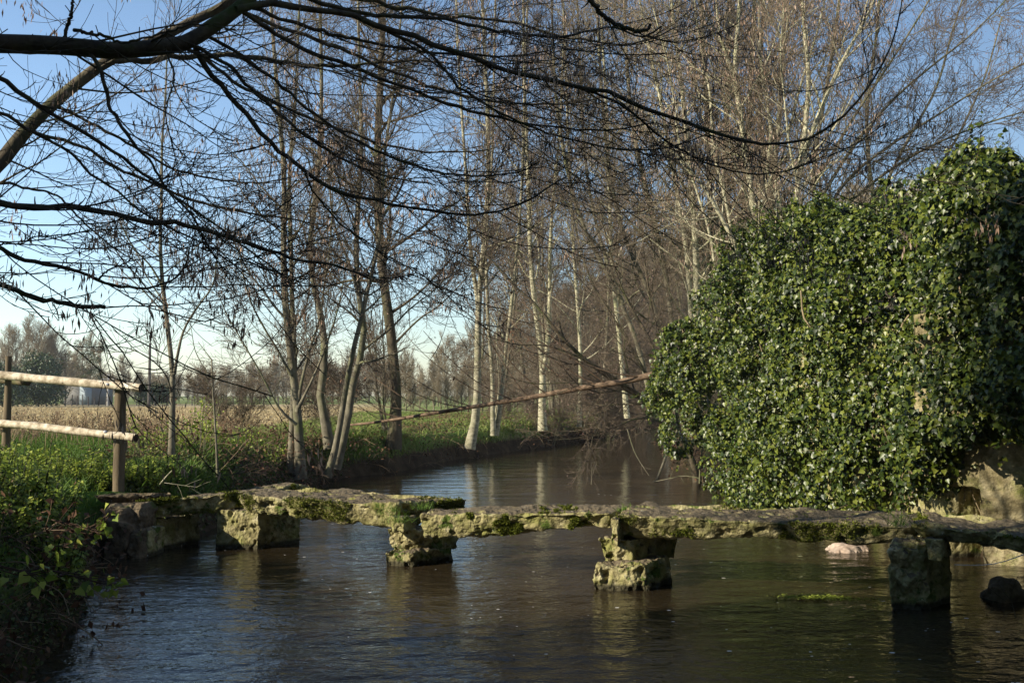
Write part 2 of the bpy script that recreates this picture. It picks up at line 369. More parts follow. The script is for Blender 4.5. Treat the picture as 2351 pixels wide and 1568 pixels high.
def stem(pts, w0, w1, n=16, wob=.0, rng=None, power=1.0):
    """pts: sketch points (x, y, Y)"""
    P = spline(np.array([D(*p) for p in pts]), n)
    Y = P[:, 1]
    Rd = (w0+(w1-w0)*np.linspace(0, 1, n)**power)/2/F*Y
    if wob and rng is not None:
        q = fbm(np.stack([P[:, 2]*.9, P[:, 0], np.full(n, 3.)], -1), 2, 4)
        P[:, 0] += q*wob; P[:, 1] += np.roll(q, 3)*wob
    return P, Rd

class Tree:
    """woody plant: stems drawn from the sketch, limbs and twigs grown from them"""
    def __init__(s, name, label, cat, stems, seed, bark, twig, group=None, n=20):
        s.rng = np.random.default_rng(seed); s.stems = []
        for st in stems:
            pts, w0, w1 = st[:3]; s.stems.append(stem(pts, w0, w1, n, .0, s.rng, .62 if group and group.startswith('slim') and w0 > w1 else 1.0))
        b = s.stems[0][0][0]
        s.root = empty(name, tuple(b), label, cat, group); s.bark = M[bark]; s.twigm = M[twig]
        s.P = np.stack([a for a, _ in s.stems]); s.R = np.stack([a for _, a in s.stems])
        s.mb = MB(); s.fine = MB()
        q = s.P.copy(); r = s.R.copy()
        if cat != 'branch':
            r[:, 0] *= 1.35; r[:, 1] *= 1.1
        tubes(s.mb, q, r, 10, bumpy=.12)
    def limbs(s, src, rs, sides=6, fine=False, **k):
        P, Rr = grow(s.rng, src, rs, **k)
        tubes(s.fine if fine else s.mb, P, Rr, sides); return P, Rr
    def finish(s, bits=None):
        s.mb.build('trunk', s.bark, s.root)
        if s.fine.n: s.fine.build('twigs', s.twigm, s.root)
        if bits is not None and bits[0].n: bits[0].build(bits[1], M[bits[2]], s.root)
        return s.root

def crown(T, n1=26, n2=10, n3=7, l1=2.4, l1e=1.0, l2=.9, l3=.32, t0=.25, ang=48, up=.06, bits='cones', nb=.5, bsize=.035, rt=.0035, n4=0, bias=None, bw=0, wig=.12, hang=0.2, bcount=1):
    ln = np.linalg.norm(np.diff(T.P, axis=1), axis=2).sum(1); ps = []
    for i in range(len(ln)):      # the number of limbs follows the length of each stem
        q = min(1, ln[i]/ln.max()); l_ = .45+.55*q
        ps.append(T.limbs(T.P[i:i+1], T.R[i:i+1], 6, n=max(3, int(n1*q)), t0=t0 if i == 0 else max(.12, t0*.6), t1=.99, L0=l1*l_, L1=l1e*l_, ang=ang, up=up, wig=wig, K=9, rr=.42, rmin=.008, rmax=.06, bias=bias, bw=bw, lvar=.8))
    P1 = np.concatenate([a for a, _ in ps]); R1 = np.concatenate([a for _, a in ps])
    P2, R2 = T.limbs(P1, R1, 4, fine=True, n=n2, t0=.15, t1=1, L0=l2*1.2, L1=l2*.6, ang=42, up=up*.8, wig=.14, K=6, rr=.5, rmin=rt*1.3, rmax=.02, lvar=.9)
    P3, R3 = T.limbs(P2, R2, 3, fine=True, n=n3, t0=.1, t1=1, L0=l3*1.3, L1=l3*.7, ang=42, up=.12, wig=.16, K=4, rr=.6, rmin=rt, rmax=.01, lvar=.9)
    if n4: P3, R3 = T.limbs(P3, R3, 3, fine=True, n=n4, t0=.2, t1=1, L0=l3*.6, L1=l3*.4, ang=45, up=.1, wig=.15, K=3, rr=.7, rmin=rt*.8, rmax=.01, lvar=.8)
    bm = MB()
    if nb > 0:
        tips = P3[:, -1]; k = T.rng.random(len(tips)) < nb; tips = tips[k]
        sprays(T.rng, bm, tips, bsize, count=bcount, flat=.45 if bits == 'cones' else .22, spread=.9, hang=hang)
    return (bm, {'cones': 'cones', 'keys': 'seed_clusters', 'deadleaf': 'dead_leaves'}[bits], bits), P1, P2, P3
# ------------------------------------------------------------------ stones
def cube_grid(n):
    u = np.linspace(-1, 1, n); A, B = np.meshgrid(u, u); o = np.ones_like(A); vs = []; fs = []; off = 0
    g = gridfaces(n, n)
    for ax in range(3):
        for s in (-1, 1):
            c = [None]*3; c[ax] = o*s; c[(ax+1) % 3] = A; c[(ax+2) % 3] = B
            vs.append(np.stack(c, -1).reshape(-1, 3)); fs.append((g if s > 0 else g[:, ::-1])+off); off += n*n
    v = np.concatenate(vs); f = np.concatenate(fs)
    key = np.round(v*10000).astype(np.int64)
    _, idx, inv = np.unique(key, axis=0, return_index=True, return_inverse=True)
    return v[idx], inv.ravel()[f]
_cg = {}
def vnormals(v, f):
    a = np.cross(v[f[:, 2]]-v[f[:, 0]], v[f[:, 3]]-v[f[:, 1]]); n = np.zeros_like(v)
    for k in range(4):
        for c in range(3): n[:, c] += np.bincount(f[:, k], a[:, c], len(v))
    return nrm(n)
def rock(corners, rnd=(.12, .3, .35), amp=.03, scale=3, pits=.03, n=44, seed=0, low=.0, under=0.0):
    """corners: 8 points, order (x-,y-,z-),(x+,y-,z-),(x+,y+,z-),(x-,y+,z-), then the same with z+"""
    if n not in _cg: _cg[n] = cube_grid(n)
    q, f = _cg[n]; r = np.array(rnd)
    inner = np.clip(q, -(1-r), 1-r); d = (q-inner)/r; d = d/np.maximum(np.linalg.norm(d, axis=1, keepdims=True), 1e-9)
    p = inner+d*r; c = np.asarray(corners, float)
    w = (p+1)/2; x, y, z = w[:, :1], w[:, 1:2], w[:, 2:]
    v = (1-z)*((1-y)*((1-x)*c[0]+x*c[1])+y*((1-x)*c[3]+x*c[2]))+z*((1-y)*((1-x)*c[4]+x*c[5])+y*((1-x)*c[7]+x*c[6]))
    N = vnormals(v, f)
    size = np.ptp(c, axis=0)
    a = fbm(v*scale*.45, 2, seed)*low+fbm(v*scale, 4, seed+3)*amp
    pit = np.maximum(0, fbm(v*scale*3.2, 3, seed+9)-.12)*pits*3.2
    crag = np.abs(fbm(v*scale*1.4, 4, seed+5))*amp*2.0
    v = v+N*(a-pit-crag)[:, None]
    if under:  # ragged underside
        k = np.clip(-N[:, 2]+.2, 0, 1); v[:, 2] += k*np.maximum(fbm(v*np.array([2.2, 2.2, .4]), 3, seed+2), -.4)*under
    return v, f
def hexa(fl, fr, br, bl, z0, z1, lean=0):
    b = [np.array([*p, z0 if np.isscalar(z0) else z0[i]]) for i, p in enumerate((fl, fr, br, bl))]
    t = [np.array([*p, z1 if np.isscalar(z1) else z1[i]]) for i, p in enumerate((fl, fr, br, bl))]
    return b+t
def moss_tufts(rng, mb, v, f, count, sel, ln=.02, w=.007):
    N = vnormals(v, f); fc = v[f].mean(1); fn = N[f].mean(1)
    k = np.where(sel(fc, fn))[0]
    if not len(k): return
    k = rng.choice(k, count); p = fc[k]+rng.normal(size=(count, 3))*.012; d = nrm(fn[k]+.7*rng.normal(size=(count, 3))+[0, 0, .2])
    sd = nrm(np.cross(d, rng.normal(size=d.shape)))*w; L = (ln*(.5+rng.random(count)))[:, None]
    vv = np.stack([p-sd, p+sd, p+d*L], 1); mb.add(vv.reshape(-1, 3), None, np.arange(count*3).reshape(-1, 3), rnd=np.repeat(rng.random(count), 3))

bridge = empty('stone_footbridge', (0, 12, 0), 'low footbridge of rough mossy stone slabs laid on stone blocks across the river', 'footbridge')
br = np.random.default_rng(3)
def slab(tl, tr, bl, br_, width, zback=0., seed=0, label=None, moss=0, mosszone=None, depth=(.45, .89), n=84, mat='stone', amp=.026, backx=(0, 0)):
    """front top-left/right and bottom-left/right as sketch points; width = depth of the walking surface"""
    TL, TR, BL, BR = D(*tl), D(*tr), D(*bl), D(*br_)
    dv = np.array([depth[0], depth[1], 0])*width
    bx = np.array([.89, -.45, 0])
    up = np.array([0, 0, zback])
    TR = TR+0
    c = [BL+dv*.12, BR+dv*.12, BR+dv*.9+bx*backx[1], BL+dv*.9+bx*backx[0], TL, TR, TR+dv+up+bx*backx[1], TL+dv+up+bx*backx[0]]
    v, f = rock(c, (.04, .12, .28), amp*1.2, 3.2, .04, n, seed, .075, .09)
    m = MB(); m.add(v, f); o = m.build('slab', M[mat], bridge)
    if label: o['label'] = label
    if moss:
        mm = MB()
        z = (TL[2]+TR[2])/2
        def sel(c, nn):
            q = fbm(c*2.3, 3, seed+1)
            s = (q > .12) & (nn[:, 2] > -.35) & (nn[:, 1] < -.45)
            if mosszone: s &= (c[:, 0] > mosszone[0]) & (c[:, 0] < mosszone[1])
            return s
        moss_tufts(br, mm, v, f, moss, sel); mm.build('moss', M['moss'], o)
        o.children[0].location = (0, 0, 0)
    return o
def fix_children(o): pass
# part->sub-part meshes are built in the bridge's frame, as the slab itself is
slab((212, 1139, 13.25), (335, 1137, 13.45), (225, 1160, 13.25), (325, 1165, 13.45), .5, 0, 11, 'flat brown slab half sunk in the left bank', 0, mat='darkstone', n=50, amp=.02)
slab((304, 1150, 13.3), (628, 1120, 14.0), (314, 1192, 13.3), (632, 1160, 14.0), .85, 0, 12, 'sloping slab nearest the left bank, its far end raised', 9000)
slab((543, 1137, 13.15), (905, 1156, 12.5), (548, 1172, 13.15), (895, 1213, 12.5), 1.0, .02, 13, 'long slab with a ragged edge above the square block', 12000, backx=(0, .55))
slab((962, 1180, 11.9), (1400, 1175, 11.25), (962, 1235, 11.9), (1396, 1222, 11.25), .85, .02, 14, 'middle slab with thick green moss on its near edge', 16000, (-1.1, .9), )
slab((1402, 1181, 11.0), (2098, 1208, 10.12), (1408, 1236, 11.0), (2088, 1256, 10.12), 1.15, .02, 15, 'longest slab, sagging at its left end', 12000, n=110)
slab((2094, 1203, 9.85), (2480, 1248, 8.9), (2108, 1244, 9.85), (2480, 1292, 8.9), 1.25, .02, 16, 'shaded slab at the right end', 3000)
def block(x0, x1, ytop, ybot, Y, depth, taper=0, seed=0, name='pier', skew=.33, label=None, n=60, amp=.03, side=(.86, -.5), rnd=(.12, .15, .12), face=.52, split=.52, mat='stone', parent=None, low=.04, pits=.045, zb=None):
    """a block turned so that its face looks down-left and its flank right; split = where the corner stands in the outline"""
    xc = x0+(x1-x0)*split
    A = D(x0, ybot, Y+.02); C = D(xc, ybot, Y-.08 if split < .9 else Y); B = D(x1, ybot, Y+depth)
    z0 = -.35 if zb is None else zb; z1 = D(xc, ytop, Y)[2]
    a, c, b = A[:2], C[:2], B[:2]; d = a+(b-c)
    ctr = (a+b)/2
    if z0 > -.3: z0b = z0
    hx = hexa(a, c, b, d, z0, z1)
    for i in range(4): hx[i] = np.array([*(ctr+(hx[i][:2]-ctr)*(1-taper)), hx[i][2]])
    v, f = rock(hx, rnd, amp, 3.4, pits, n, seed, low)
    return v, f
def pier(parts, label=None, moss=0, seed=0):
    first = None
    for i, (v, f) in enumerate(parts):
        m = MB(); m.add(v, f)
        if i == 0: first = m.build('pier', M['stone'], bridge); 
        else:
            s = m.build('block', M['stone'], bridge); s.parent = first
    if label: first['label'] = label
    return first
pier([block(318, 462, 1188, 1248, 13.6, .6, 0, 31, split=.30, n=50), block(300, 380, 1215, 1258, 13.1, .4, 0, 32, split=.5, n=36)], 'dark squat pier close to the left bank')
pier([block(494, 690, 1168, 1256, 13.75, .55, -.02, 33, split=.50, n=80, rnd=(.07, .08, .1), amp=.02)], 'square block pier standing in blue rippled water')
pier([block(886, 1064, 1212, 1270, 12.5, .5, .12, 34, split=.42, n=60, zb=.10, amp=.05), block(882, 1040, 1266, 1292, 12.35, .45, -.05, 35, split=.4, n=50, amp=.05), block(898, 958, 1186, 1222, 12.3, .25, .1, 36, split=.5, n=36, zb=.42)], 'pier of stacked boulders overhung by weeds')
pier([block(1372, 1562, 1234, 1296, 11.1, .55, .12, 37, split=.42, n=64, zb=.20, amp=.05), block(1354, 1545, 1288, 1346, 10.85, .45, -.06, 38, split=.72, n=64, amp=.05, rnd=(.2, .2, .4)), block(1398, 1440, 1186, 1240, 10.95, .3, .1, 39, split=.5, n=30, zb=.45)], 'pier of two thick boulders with a mossy foot')
pier([block(2030, 2200, 1240, 1395, 9.85, .45, .04, 40, split=.62, n=84, rnd=(.35, .35, .2), amp=.05, low=.10), block(2125, 2190, 1236, 1268, 9.7, .3, .1, 41, split=.6, n=30, zb=.5)], 'tall shaded boulder pier at the right end')

def boulder(name, label, cat, x0, x1, ytop, Y, depth, seed, matn, n=40, amp=.04, low=.06, rnd=(.3, .3, .3), tilt=0, zb=-.3, group=None):
    a = D(x0, 1200, Y); b = D(x1, 1200, Y); zt = D((x0+x1)/2, ytop, Y)[2]
    hx = hexa(a[:2], b[:2], b[:2]+[.1, depth], a[:2]+[.1, depth], zb, [zt-tilt, zt+tilt, zt+tilt, zt-tilt])
    v, f = rock(hx, rnd, amp, 3.2, .02, n, seed, low)
    m = MB(); m.add(v, f); o = m.build(name, M[matn], origin=v.mean(0)*[1, 1, 0]); return tag(o, label, cat, group)
boulder('boulder', 'rough brown boulder wedged under the left end of the footbridge', 'boulder', 272, 332, 1153, 13.1, .4, 51, 'darkstone', rnd=(.55, .6, .5))
boulder('boulder', 'dark flat-topped boulder in the left bank below the half-sunk slab', 'boulder', 226, 292, 1166, 13.0, .5, 52, 'darkstone', rnd=(.6, .6, .5))
boulder('boulder', 'smooth angular reddish boulder at the waterline of the left bank', 'boulder', 235, 292, 1196, 12.9, .5, 53, 'darkstone', amp=.015, low=.02, rnd=(.15, .15, .15), tilt=-.05)
boulder('boulder', 'low dark boulder between the reddish boulder and the first pier', 'boulder', 284, 330, 1212, 12.9, .4, 54, 'darkstone', rnd=(.7, .7, .6))
boulder('flat_rock', 'pale pink flat rock breaking the water behind the long slab', 'rock', 1893, 2016, 1254, 13.3, .6, 55, 'pinkstone', amp=.05, low=.12, rnd=(.9, .9, .8))
boulder('flat_rock', 'low grey rock ringed by scum in the water below the right end slab', 'rock', 2262, 2362, 1337, 10.2, .5, 56, 'darkstone', amp=.05, low=.09, rnd=(.95, .95, .9))

# ------------------------------------------------------------------ ruined wall with its sluice hole, and the ivy
wall = empty('stone_wall', (5.8, 13, 0), 'old stone wall along the right bank, mostly hidden under ivy, with a dark square hole', 'wall')
def wallpart(name, fl, fr, th, z0, z1, seed, n=90, matn='palestone', rnd=(.02, .06, .04), amp=.03):
    fl, fr = np.array(fl), np.array(fr); t = nrm(fr-fl); nn = np.array([-t[1], t[0]])*th
    v, f = rock(hexa(fl, fr, fr+nn, fl+nn, z0, z1), rnd, amp, 2.4, .02, n, seed, .06)
    m = MB(); m.add(v, f); return m.build(name, M[matn], wall)
wallpart('pillar', (5.86, 12.58), (8.9, 10.3), .7, -.4, 1.75, 61)
wallpart('masonry', (4.6, 19.0), (5.66, 12.95), 1.3, -.4, 3.1, 62, 110, 'stone', rnd=(.02, .1, .05))
wallpart('masonry', (5.25, 13.12), (8.9, 10.42), 1.5, .88, 3.2, 64, 90, matn='palestone', rnd=(.02, .1, .05))
wallpart('back_wall', (5.3, 14.9), (8.0, 13.3), .4, -.4, 3.2, 65, 30, matn='darkstone')
def leaf_template():
    v = np.array([(0, .45, -.03), (0, 0, 0), (-.34, -.06, .03), (-.52, .28, .1), (-.27, .6, .05), (0, 1.02, -.10), (.27, .6, .05), (.52, .28, .1), (.34, -.06, .03)])
    t = np.array([(0, i, i+1) for i in range(1, 8)]+[(0, 8, 1)])
    return v, t
IV, IT = leaf_template()
SV = np.array([(0, 0, 0), (-.3, .4, .07), (0, .5, -.03), (0, 1, -.12), (.3, .4, .07)]); ST = np.array([(0, 2, 1), (1, 2, 3), (0, 4, 2), (4, 3, 2)])
def leaves(rng, mb, p, axis, normal, size, tpl=(IV, IT)):
    V, T = tpl; n = len(p); y = nrm(axis); z = nrm(normal-(normal*y).sum(-1, keepdims=True)*y); x = np.cross(y, z)
    s = np.broadcast_to(size, (n,))[:, None, None]
    v = p[:, None]+s*(x[:, None]*V[None, :, :1]+y[:, None]*V[None, :, 1:2]+z[:, None]*V[None, :, 2:])
    t = (np.arange(n)*len(V))[:, None, None]+T[None]
    mb.add(v.reshape(-1, 3), None, t.reshape(-1, 3), rnd=np.repeat(rng.random(n), len(V)))
ivy = empty('ivy', (5, 15.5, 1), 'huge glossy dark green ivy mass smothering the wall on the right bank', 'ivy')
ir = np.random.default_rng(5)
# lumps of the ivy (sketch x, y, distance, half width, half depth, half height in metres)
LUMPS = [(1700, 1060, 18.8, .75, .8, .85), (1655, 1070, 20.5, .34, .7, .7), (1590, 960, 21, .55, .8, .7), (1560, 870, 21.5, .62, .8, .55), (1622, 820, 20.5, .62, .9, .7), (1675, 715, 20, .7, .9, .8),
         (1745, 600, 19.2, .7, .9, .6), (1750, 700, 18.5, 1.0, 1, .9), (1760, 860, 18.2, 1.0, 1, .95), (1790, 980, 17.6, .8, .9, .9), (1820, 1100, 16.8, .85, .7, .75), (1740, 1120, 18, .6, .6, .5),
         (1840, 560, 17.3, .85, .9, .68), (1870, 680, 16.8, .9, 1, .9), (1880, 840, 16.2, .95, .9, .95), (1900, 990, 15.6, .8, .8, .85), (1930, 1100, 15.2, .75, .6, .7),
         (1960, 560, 16, .8, .9, .72), (1990, 700, 15.4, .85, .9, .9), (2010, 860, 14.8, .85, .8, .9), (2030, 1000, 14.4, .75, .7, .75), (2010, 1085, 14.6, .6, .5, .45),
         (2070, 540, 14.8, .7, .8, .8), (2110, 680, 14.2, .75, .8, .85), (2130, 850, 13.8, .75, .7, .85), (2150, 975, 13.4, .65, .6, .45),
         (2180, 525, 13.8, .6, .7, .62), (2220, 620, 13.2, .75, .8, .85), (2240, 780, 12.8, .75, .7, .8), (2260, 930, 12.4, .65, .6, .5),
         (2290, 505, 13, .7, .7, .58), (2340, 600, 12.2, .7, .7, .8), (2350, 760, 11.9, .65, .6, .75), (2350, 900, 11.7, .6, .5, .52), (2440, 560, 12, .8, .8, .85), (2440, 760, 11.4, .7, .7, .9), (2440, 920, 11.2, .6, .6, .5),
         (2200, 425, 14, .22, .4, .22), (2265, 400, 13.5, .3, .4, .2), (2060, 1120, 13.9, .4, .4, .22), (2120, 1060, 13.4, .4, .4, .3), (1560, 800, 21, .4, .6, .35), (1520, 905, 21.6, .35, .5, .25)]
lc = np.array([D(a, b, c) for a, b, c, *_ in LUMPS]); lr = np.array([(d, e, g) for *_, d, e, g in LUMPS])*.90
_k = ir.integers(0, len(lc), 150); _u = nrm(ir.normal(size=(150, 3))*[1, 1, .9]+[-.55, -.75, .1]); _ok = (lc[_k, 2]+_u[:, 2]*lr[_k, 2] > .9)
lc2 = (lc[_k]+_u*lr[_k]*1.0)[_ok]; lr2 = (.20+.24*ir.random((150, 1))*np.ones(3)*[1, 1, 1.25])[_ok]
lc = np.concatenate([lc, lc2]); lr = np.concatenate([lr, lr2])
def lump_points(n, shell=(.62, 1.08), cull=.74):
    out = []; nn = []
    w = lr[:, 0]*lr[:, 2]; cnt = (n*w/w.sum()).astype(int)
    for i in range(len(lc)):
        u = nrm(ir.normal(size=(cnt[i], 3))); s = shell[0]+(shell[1]-shell[0])*ir.random(cnt[i])**.6
        rad = 1+.42*fbm(u*2.4+i*3.1, 3, 70)
        p = lc[i]+u*lr[i]*(s*rad)[:, None]; nrmv = nrm(u/lr[i])
        q = ((p[:, None]-lc[None])/lr[None]); dd = np.sqrt((q**2).sum(-1)); dd[:, i] = 9
        k = (dd.min(1) > cull) & (nrmv[:, 1] < .55)
        out.append(p[k]); nn.append(nrmv[k])
    return np.concatenate(out), np.concatenate(nn)
p, nn = lump_points(235000); _q = fbm(p*[1.7, 1.7, 1.2], 3, 91)+.25*fbm(p*6, 2, 92); _r = ir.random(len(p)); _k = (_q > -.20) | (_r < .16); p, nn = p[_k], nn[_k]
nl = len(p); lift = nrm(nn*1.0+np.array([-.35, -.35, .35])+.55*ir.normal(size=(nl, 3)))
ax = nrm(np.array([0, 0, -1.])+nn*.35+.55*ir.normal(size=(nl, 3)))
mb = MB(); sz = (.036+.055*ir.random(nl)**1.6)*np.where(p[:, 0] > 5.6, 1.15, 1.0)
leaves(ir, mb, p, ax, lift, sz)
SH = 760; sp, sn = lump_points(2600, (.98, 1.04)); kk = ir.choice(len(sp), SH); sp = sp[kk]; sn = sn[kk]; sd_ = nrm(sn+np.array([-.1, -.1, .25])+.5*ir.normal(size=(SH, 3))); SP = [sp]
sl = (.10+.38*ir.random((SH, 1))**1.4)
for _i in range(6): SP.append(SP[-1]+sd_*sl/6); sd_ = nrm(sd_+.12*ir.normal(size=sd_.shape)+[0, 0, -.06])
SP = np.stack(SP, 1); tt_ = ir.random((SH, 16)); q_ = at_t(SP, tt_).reshape(-1, 3)+ir.normal(size=(SH*16, 3))*.022
leaves(ir, mb, q_, nrm(ir.normal(size=q_.shape)*.7+[0, 0, -.6]), nrm(ir.normal(size=q_.shape)*.6+[-.5, -.5, .5]), .035+.045*ir.random(len(q_)))
mb.build('foliage', M['ivy'], ivy, smooth=False)
print('ivy leaves', nl)
# inner stems, dark core mass of leaves, berries, hanging roots
mb = MB(); tubes(mb, SP, np.full(SP.shape[:2], .003), 3); PS = []
for i in range(90):
    j = ir.integers(len(lc)); a = lc[j]+ir.normal(size=3)*lr[j]*.5; a[2] = min(a[2], 3.4); a[1] += .5; a[0] += .3; b = a+np.array([ir.normal()*.3, ir.normal()*.3, .5+.4*ir.random()]); m_ = (a+b)/2+ir.normal(size=3)*.1
    PS.append(spline([a, m_, b], 8))
tubes(mb, np.stack(PS), np.full((90, 8), .014), 5); 
roots = []
for i in range(170):
    x = 1990+ir.random()*240; a = D(x, 985+ir.random()*90, 13.1+(2200-x)*.006+ir.random()*.2); L = .25+.6*ir.random()
    roots.append(spline([a, a+[ir.normal()*.05, ir.normal()*.04, -L*.5], a+[ir.normal()*.08, ir.normal()*.05, -L]], 7))
tubes(mb, np.stack(roots), np.full((170, 7), .009), 3)
mb.build('stem', M['ivystem'], ivy)
mb = MB(); q, qn = lump_points(420, (1.02, 1.08)); ico = nrm(np.array([(1, 0, 0), (-1, 0, 0), (0, 1, 0), (0, -1, 0), (0, 0, 1), (0, 0, -1)], float)); it = np.array([(0, 2, 4), (2, 1, 4), (1, 3, 4), (3, 0, 4), (2, 0, 5), (1, 2, 5), (3, 1, 5), (0, 3, 5)])
q = q[q[:, 2] > 1.2]
c = (q[:, None]+ir.normal(size=(len(q), 14, 3))*.018).reshape(-1, 3); v = c[:, None]+ico[None]*.008
mb.add(v.reshape(-1, 3), None, ((np.arange(len(c))*6)[:, None, None]+it[None]).reshape(-1, 3)); mb.build('berries', M['berry'], ivy)

# ------------------------------------------------------------------ trees of the far bank
TG = 'slim bare trees along the left bank'
t = Tree('ash_tree', 'young bare ash at the left with one thin limb curving up on its right', 'tree',
    [([(393, 1090, 18), (396, 930, 18), (397, 870, 18), (386, 760, 18), (372, 640, 18), (368, 540, 18), (371, 440, 18.1), (372, 330, 18.2), (380, 220, 18.3), (385, 60, 18.5)], 17, 3),
     ([(399, 860, 18), (418, 770, 18), (440, 725, 18), (465, 690, 17.9), (488, 655, 17.8), (498, 600, 17.8), (502, 520, 17.8)], 8, 2),
     ([(394, 905, 18), (384, 868, 17.8), (362, 838, 17.6), (330, 815, 17.5), (296, 800, 17.5), (270, 796, 17.4)], 5, 2),
     ([(372, 655, 18), (345, 610, 17.9), (312, 575, 17.8), (285, 530, 17.7), (262, 470, 17.6)], 6, 2), ([(374, 690, 18), (340, 640, 18.3), (318, 590, 18.5), (290, 540, 18.6)], 4, 2)],
    101, 'bark_grey', 'twig', TG)
bits, P1, P2, P3 = crown(t, 15, 7, 4, 1.6, .7, .7, .3, .30, 50, .10, 'keys', .22, .05, .0035, hang=.7, bcount=3)
t.finish(bits)
t = Tree('sapling', 'thin dead-topped sapling just right of the young ash', 'sapling',
    [([(500, 1095, 17), (495, 990, 17), (489, 900, 17), (486, 825, 17)], 6, 3), ([(488, 872, 17), (466, 840, 17), (448, 805, 17), (440, 760, 17), (432, 715, 17)], 2.4, 1.2), ([(486, 826, 17), (470, 805, 17), (455, 785, 17)], 2.5, 1.2),
     ([(489, 888, 17), (470, 872, 17), (450, 850, 17)], 2, 1), ([(492, 965, 17), (502, 940, 17), (508, 905, 17)], 2.4, 1.2)], 102, 'bark_grey', 'twig', n=12)
t.limbs(t.P, t.R, 3, True, n=4, t0=.3, t1=1, L0=.3, L1=.15, ang=60, up=.05, wig=.1, K=4, rr=.6, rmin=.003); t.finish()
t = Tree('alder_tree', 'forked grey tree with two stems fused at the foot, right of the sapling', 'tree',
    [([(690, 1100, 22.8), (684, 960, 22.8), (672, 850, 22.8), (655, 700, 22.8), (651, 560, 22.8), (652, 400, 22.9), (640, 250, 23), (625, 60, 23), (610, -140, 23)], 24, 6),
     ([(668, 1085, 22.9), (672, 940, 22.9), (676, 820, 23), (671, 700, 23), (668, 560, 23), (664, 420, 23.1), (680, 200, 23.2), (690, -80, 23.2)], 17, 5),
     ([(683, 945, 22.7), (692, 880, 22.6), (712, 800, 22.5), (735, 730, 22.5), (745, 650, 22.4), (760, 540, 22.4), (765, 380, 22.4)], 9, 2),
     ([(686, 935, 22.6), (722, 860, 22.4), (750, 790, 22.3), (778, 700, 22.3), (800, 580, 22.2)], 8, 2),
     ([(680, 975, 22.6), (640, 935, 22.4), (600, 860, 22.3), (560, 790, 22.2), (520, 720, 22.1), (500, 670, 22)], 7, 2),
     ([(668, 860, 22.7), (635, 800, 22.5), (605, 750, 22.3), (575, 690, 22.2), (555, 610, 22.2), (548, 520, 22.2)], 7, 2)],
    103, 'bark_grey', 'twig', TG)
bits, *_ = crown(t, 24, 10, 6, 2.2, .9, .85, .33, .25, 50, .06, 'cones', .4, .036, .0042)
t.finish(bits)
t = Tree('alder_tree', 'leaning pale-barked tree directly right of the forked grey tree', 'tree',
    [([(757, 1030, 25), (745, 960, 25), (735, 895, 25), (746, 825, 25), (742, 760, 25), (731, 700, 25), (716, 630, 25), (712, 560, 25), (722, 470, 25), (735, 330, 25), (738, 150, 25), (730, -120, 25)], 22, 6)], 104, 'bark_grey', 'twig', TG)
bits, *_ = crown(t, 34, 10, 6, 2.2, .8, .85, .33, .30, 52, .05, 'cones', .4, .036, .00425); t.finish(bits)
t = Tree('alder_tree', 'two crossing stems rising from the bank beside the dead branch', 'tree',
    [([(752, 1095, 23.8), (770, 1030, 23.8), (783, 960, 23.8), (796, 880, 23.7), (812, 800, 23.7), (828, 740, 23.6), (845, 660, 23.6), (862, 590, 23.5), (878, 500, 23.5), (880, 380, 23.5), (905, 200, 23.5), (930, -60, 23.5)], 17, 4),
     ([(770, 1075, 24.3), (790, 1000, 24.3), (802, 940, 24.3), (812, 870, 24.3), (830, 810, 24.3), (836, 760, 24.3), (826, 690, 24.3), (818, 600, 24.3), (822, 480, 24.3), (830, 330, 24.3), (825, 150, 24.4), (820, -120, 24.4)], 21, 5),
     ([(826, 690, 24.3), (800, 600, 24.2), (775, 540, 24.1), (760, 470, 24), (755, 360, 24)], 9, 3)], 105, 'bark_grey', 'twig', TG)
bits, *_ = crown(t, 26, 10, 6, 2.2, .8, .85, .33, .3, 52, .05, 'cones', .4, .036, .00425); t.finish(bits)
t = Tree('alder_tree', 'thick dark-trunked tree standing in the gap left of the open water', 'tree',
    [([(903, 1030, 27.5), (909, 950, 27.5), (908, 880, 27.5), (899, 780, 27.5), (886, 680, 27.5), (875, 590, 27.5), (869, 480, 27.5), (867, 340, 27.5), (874, 180, 27.5), (880, 20, 27.5), (885, -160, 27.5)], 30, 12),
     ([(905, 790, 27.5), (960, 735, 27.4), (1010, 700, 27.3), (1060, 650, 27.2), (1100, 600, 27)], 6, 2), ([(895, 720, 27.5), (940, 690, 27.5), (985, 650, 27.6), (1040, 590, 27.8), (1090, 520, 28)], 8, 2)],
    106, 'bark_dark', 'twig', TG, n=24)
bits, *_ = crown(t, 46, 10, 6, 2.6, 1.0, .95, .36, .3, 58, .06, 'cones', .55, .05, .006); t.finish(bits)
t = Tree('alder_tree', 'thin dead-leaved stems clustered behind the thick dark trunk', 'tree',
    [([(888, 1010, 29), (872, 930, 29), (858, 850, 29), (845, 780, 29), (835, 700, 29)], 8, 2), ([(893, 1010, 29), (880, 920, 29), (882, 830, 29), (878, 740, 29), (885, 640, 29), (890, 540, 29)], 5, 2), ([(884, 1010, 29.2), (866, 900, 29.2), (862, 800, 29.2), (850, 700, 29.3)], 5, 2)],
    107, 'bark_grey', 'twig', TG, n=14)
bits, *_ = crown(t, 16, 8, 4, 1.4, .8, .7, .3, .15, 45, .1, 'deadleaf', .5, .08, .0045, hang=.6, bcount=1); t.finish(bits)
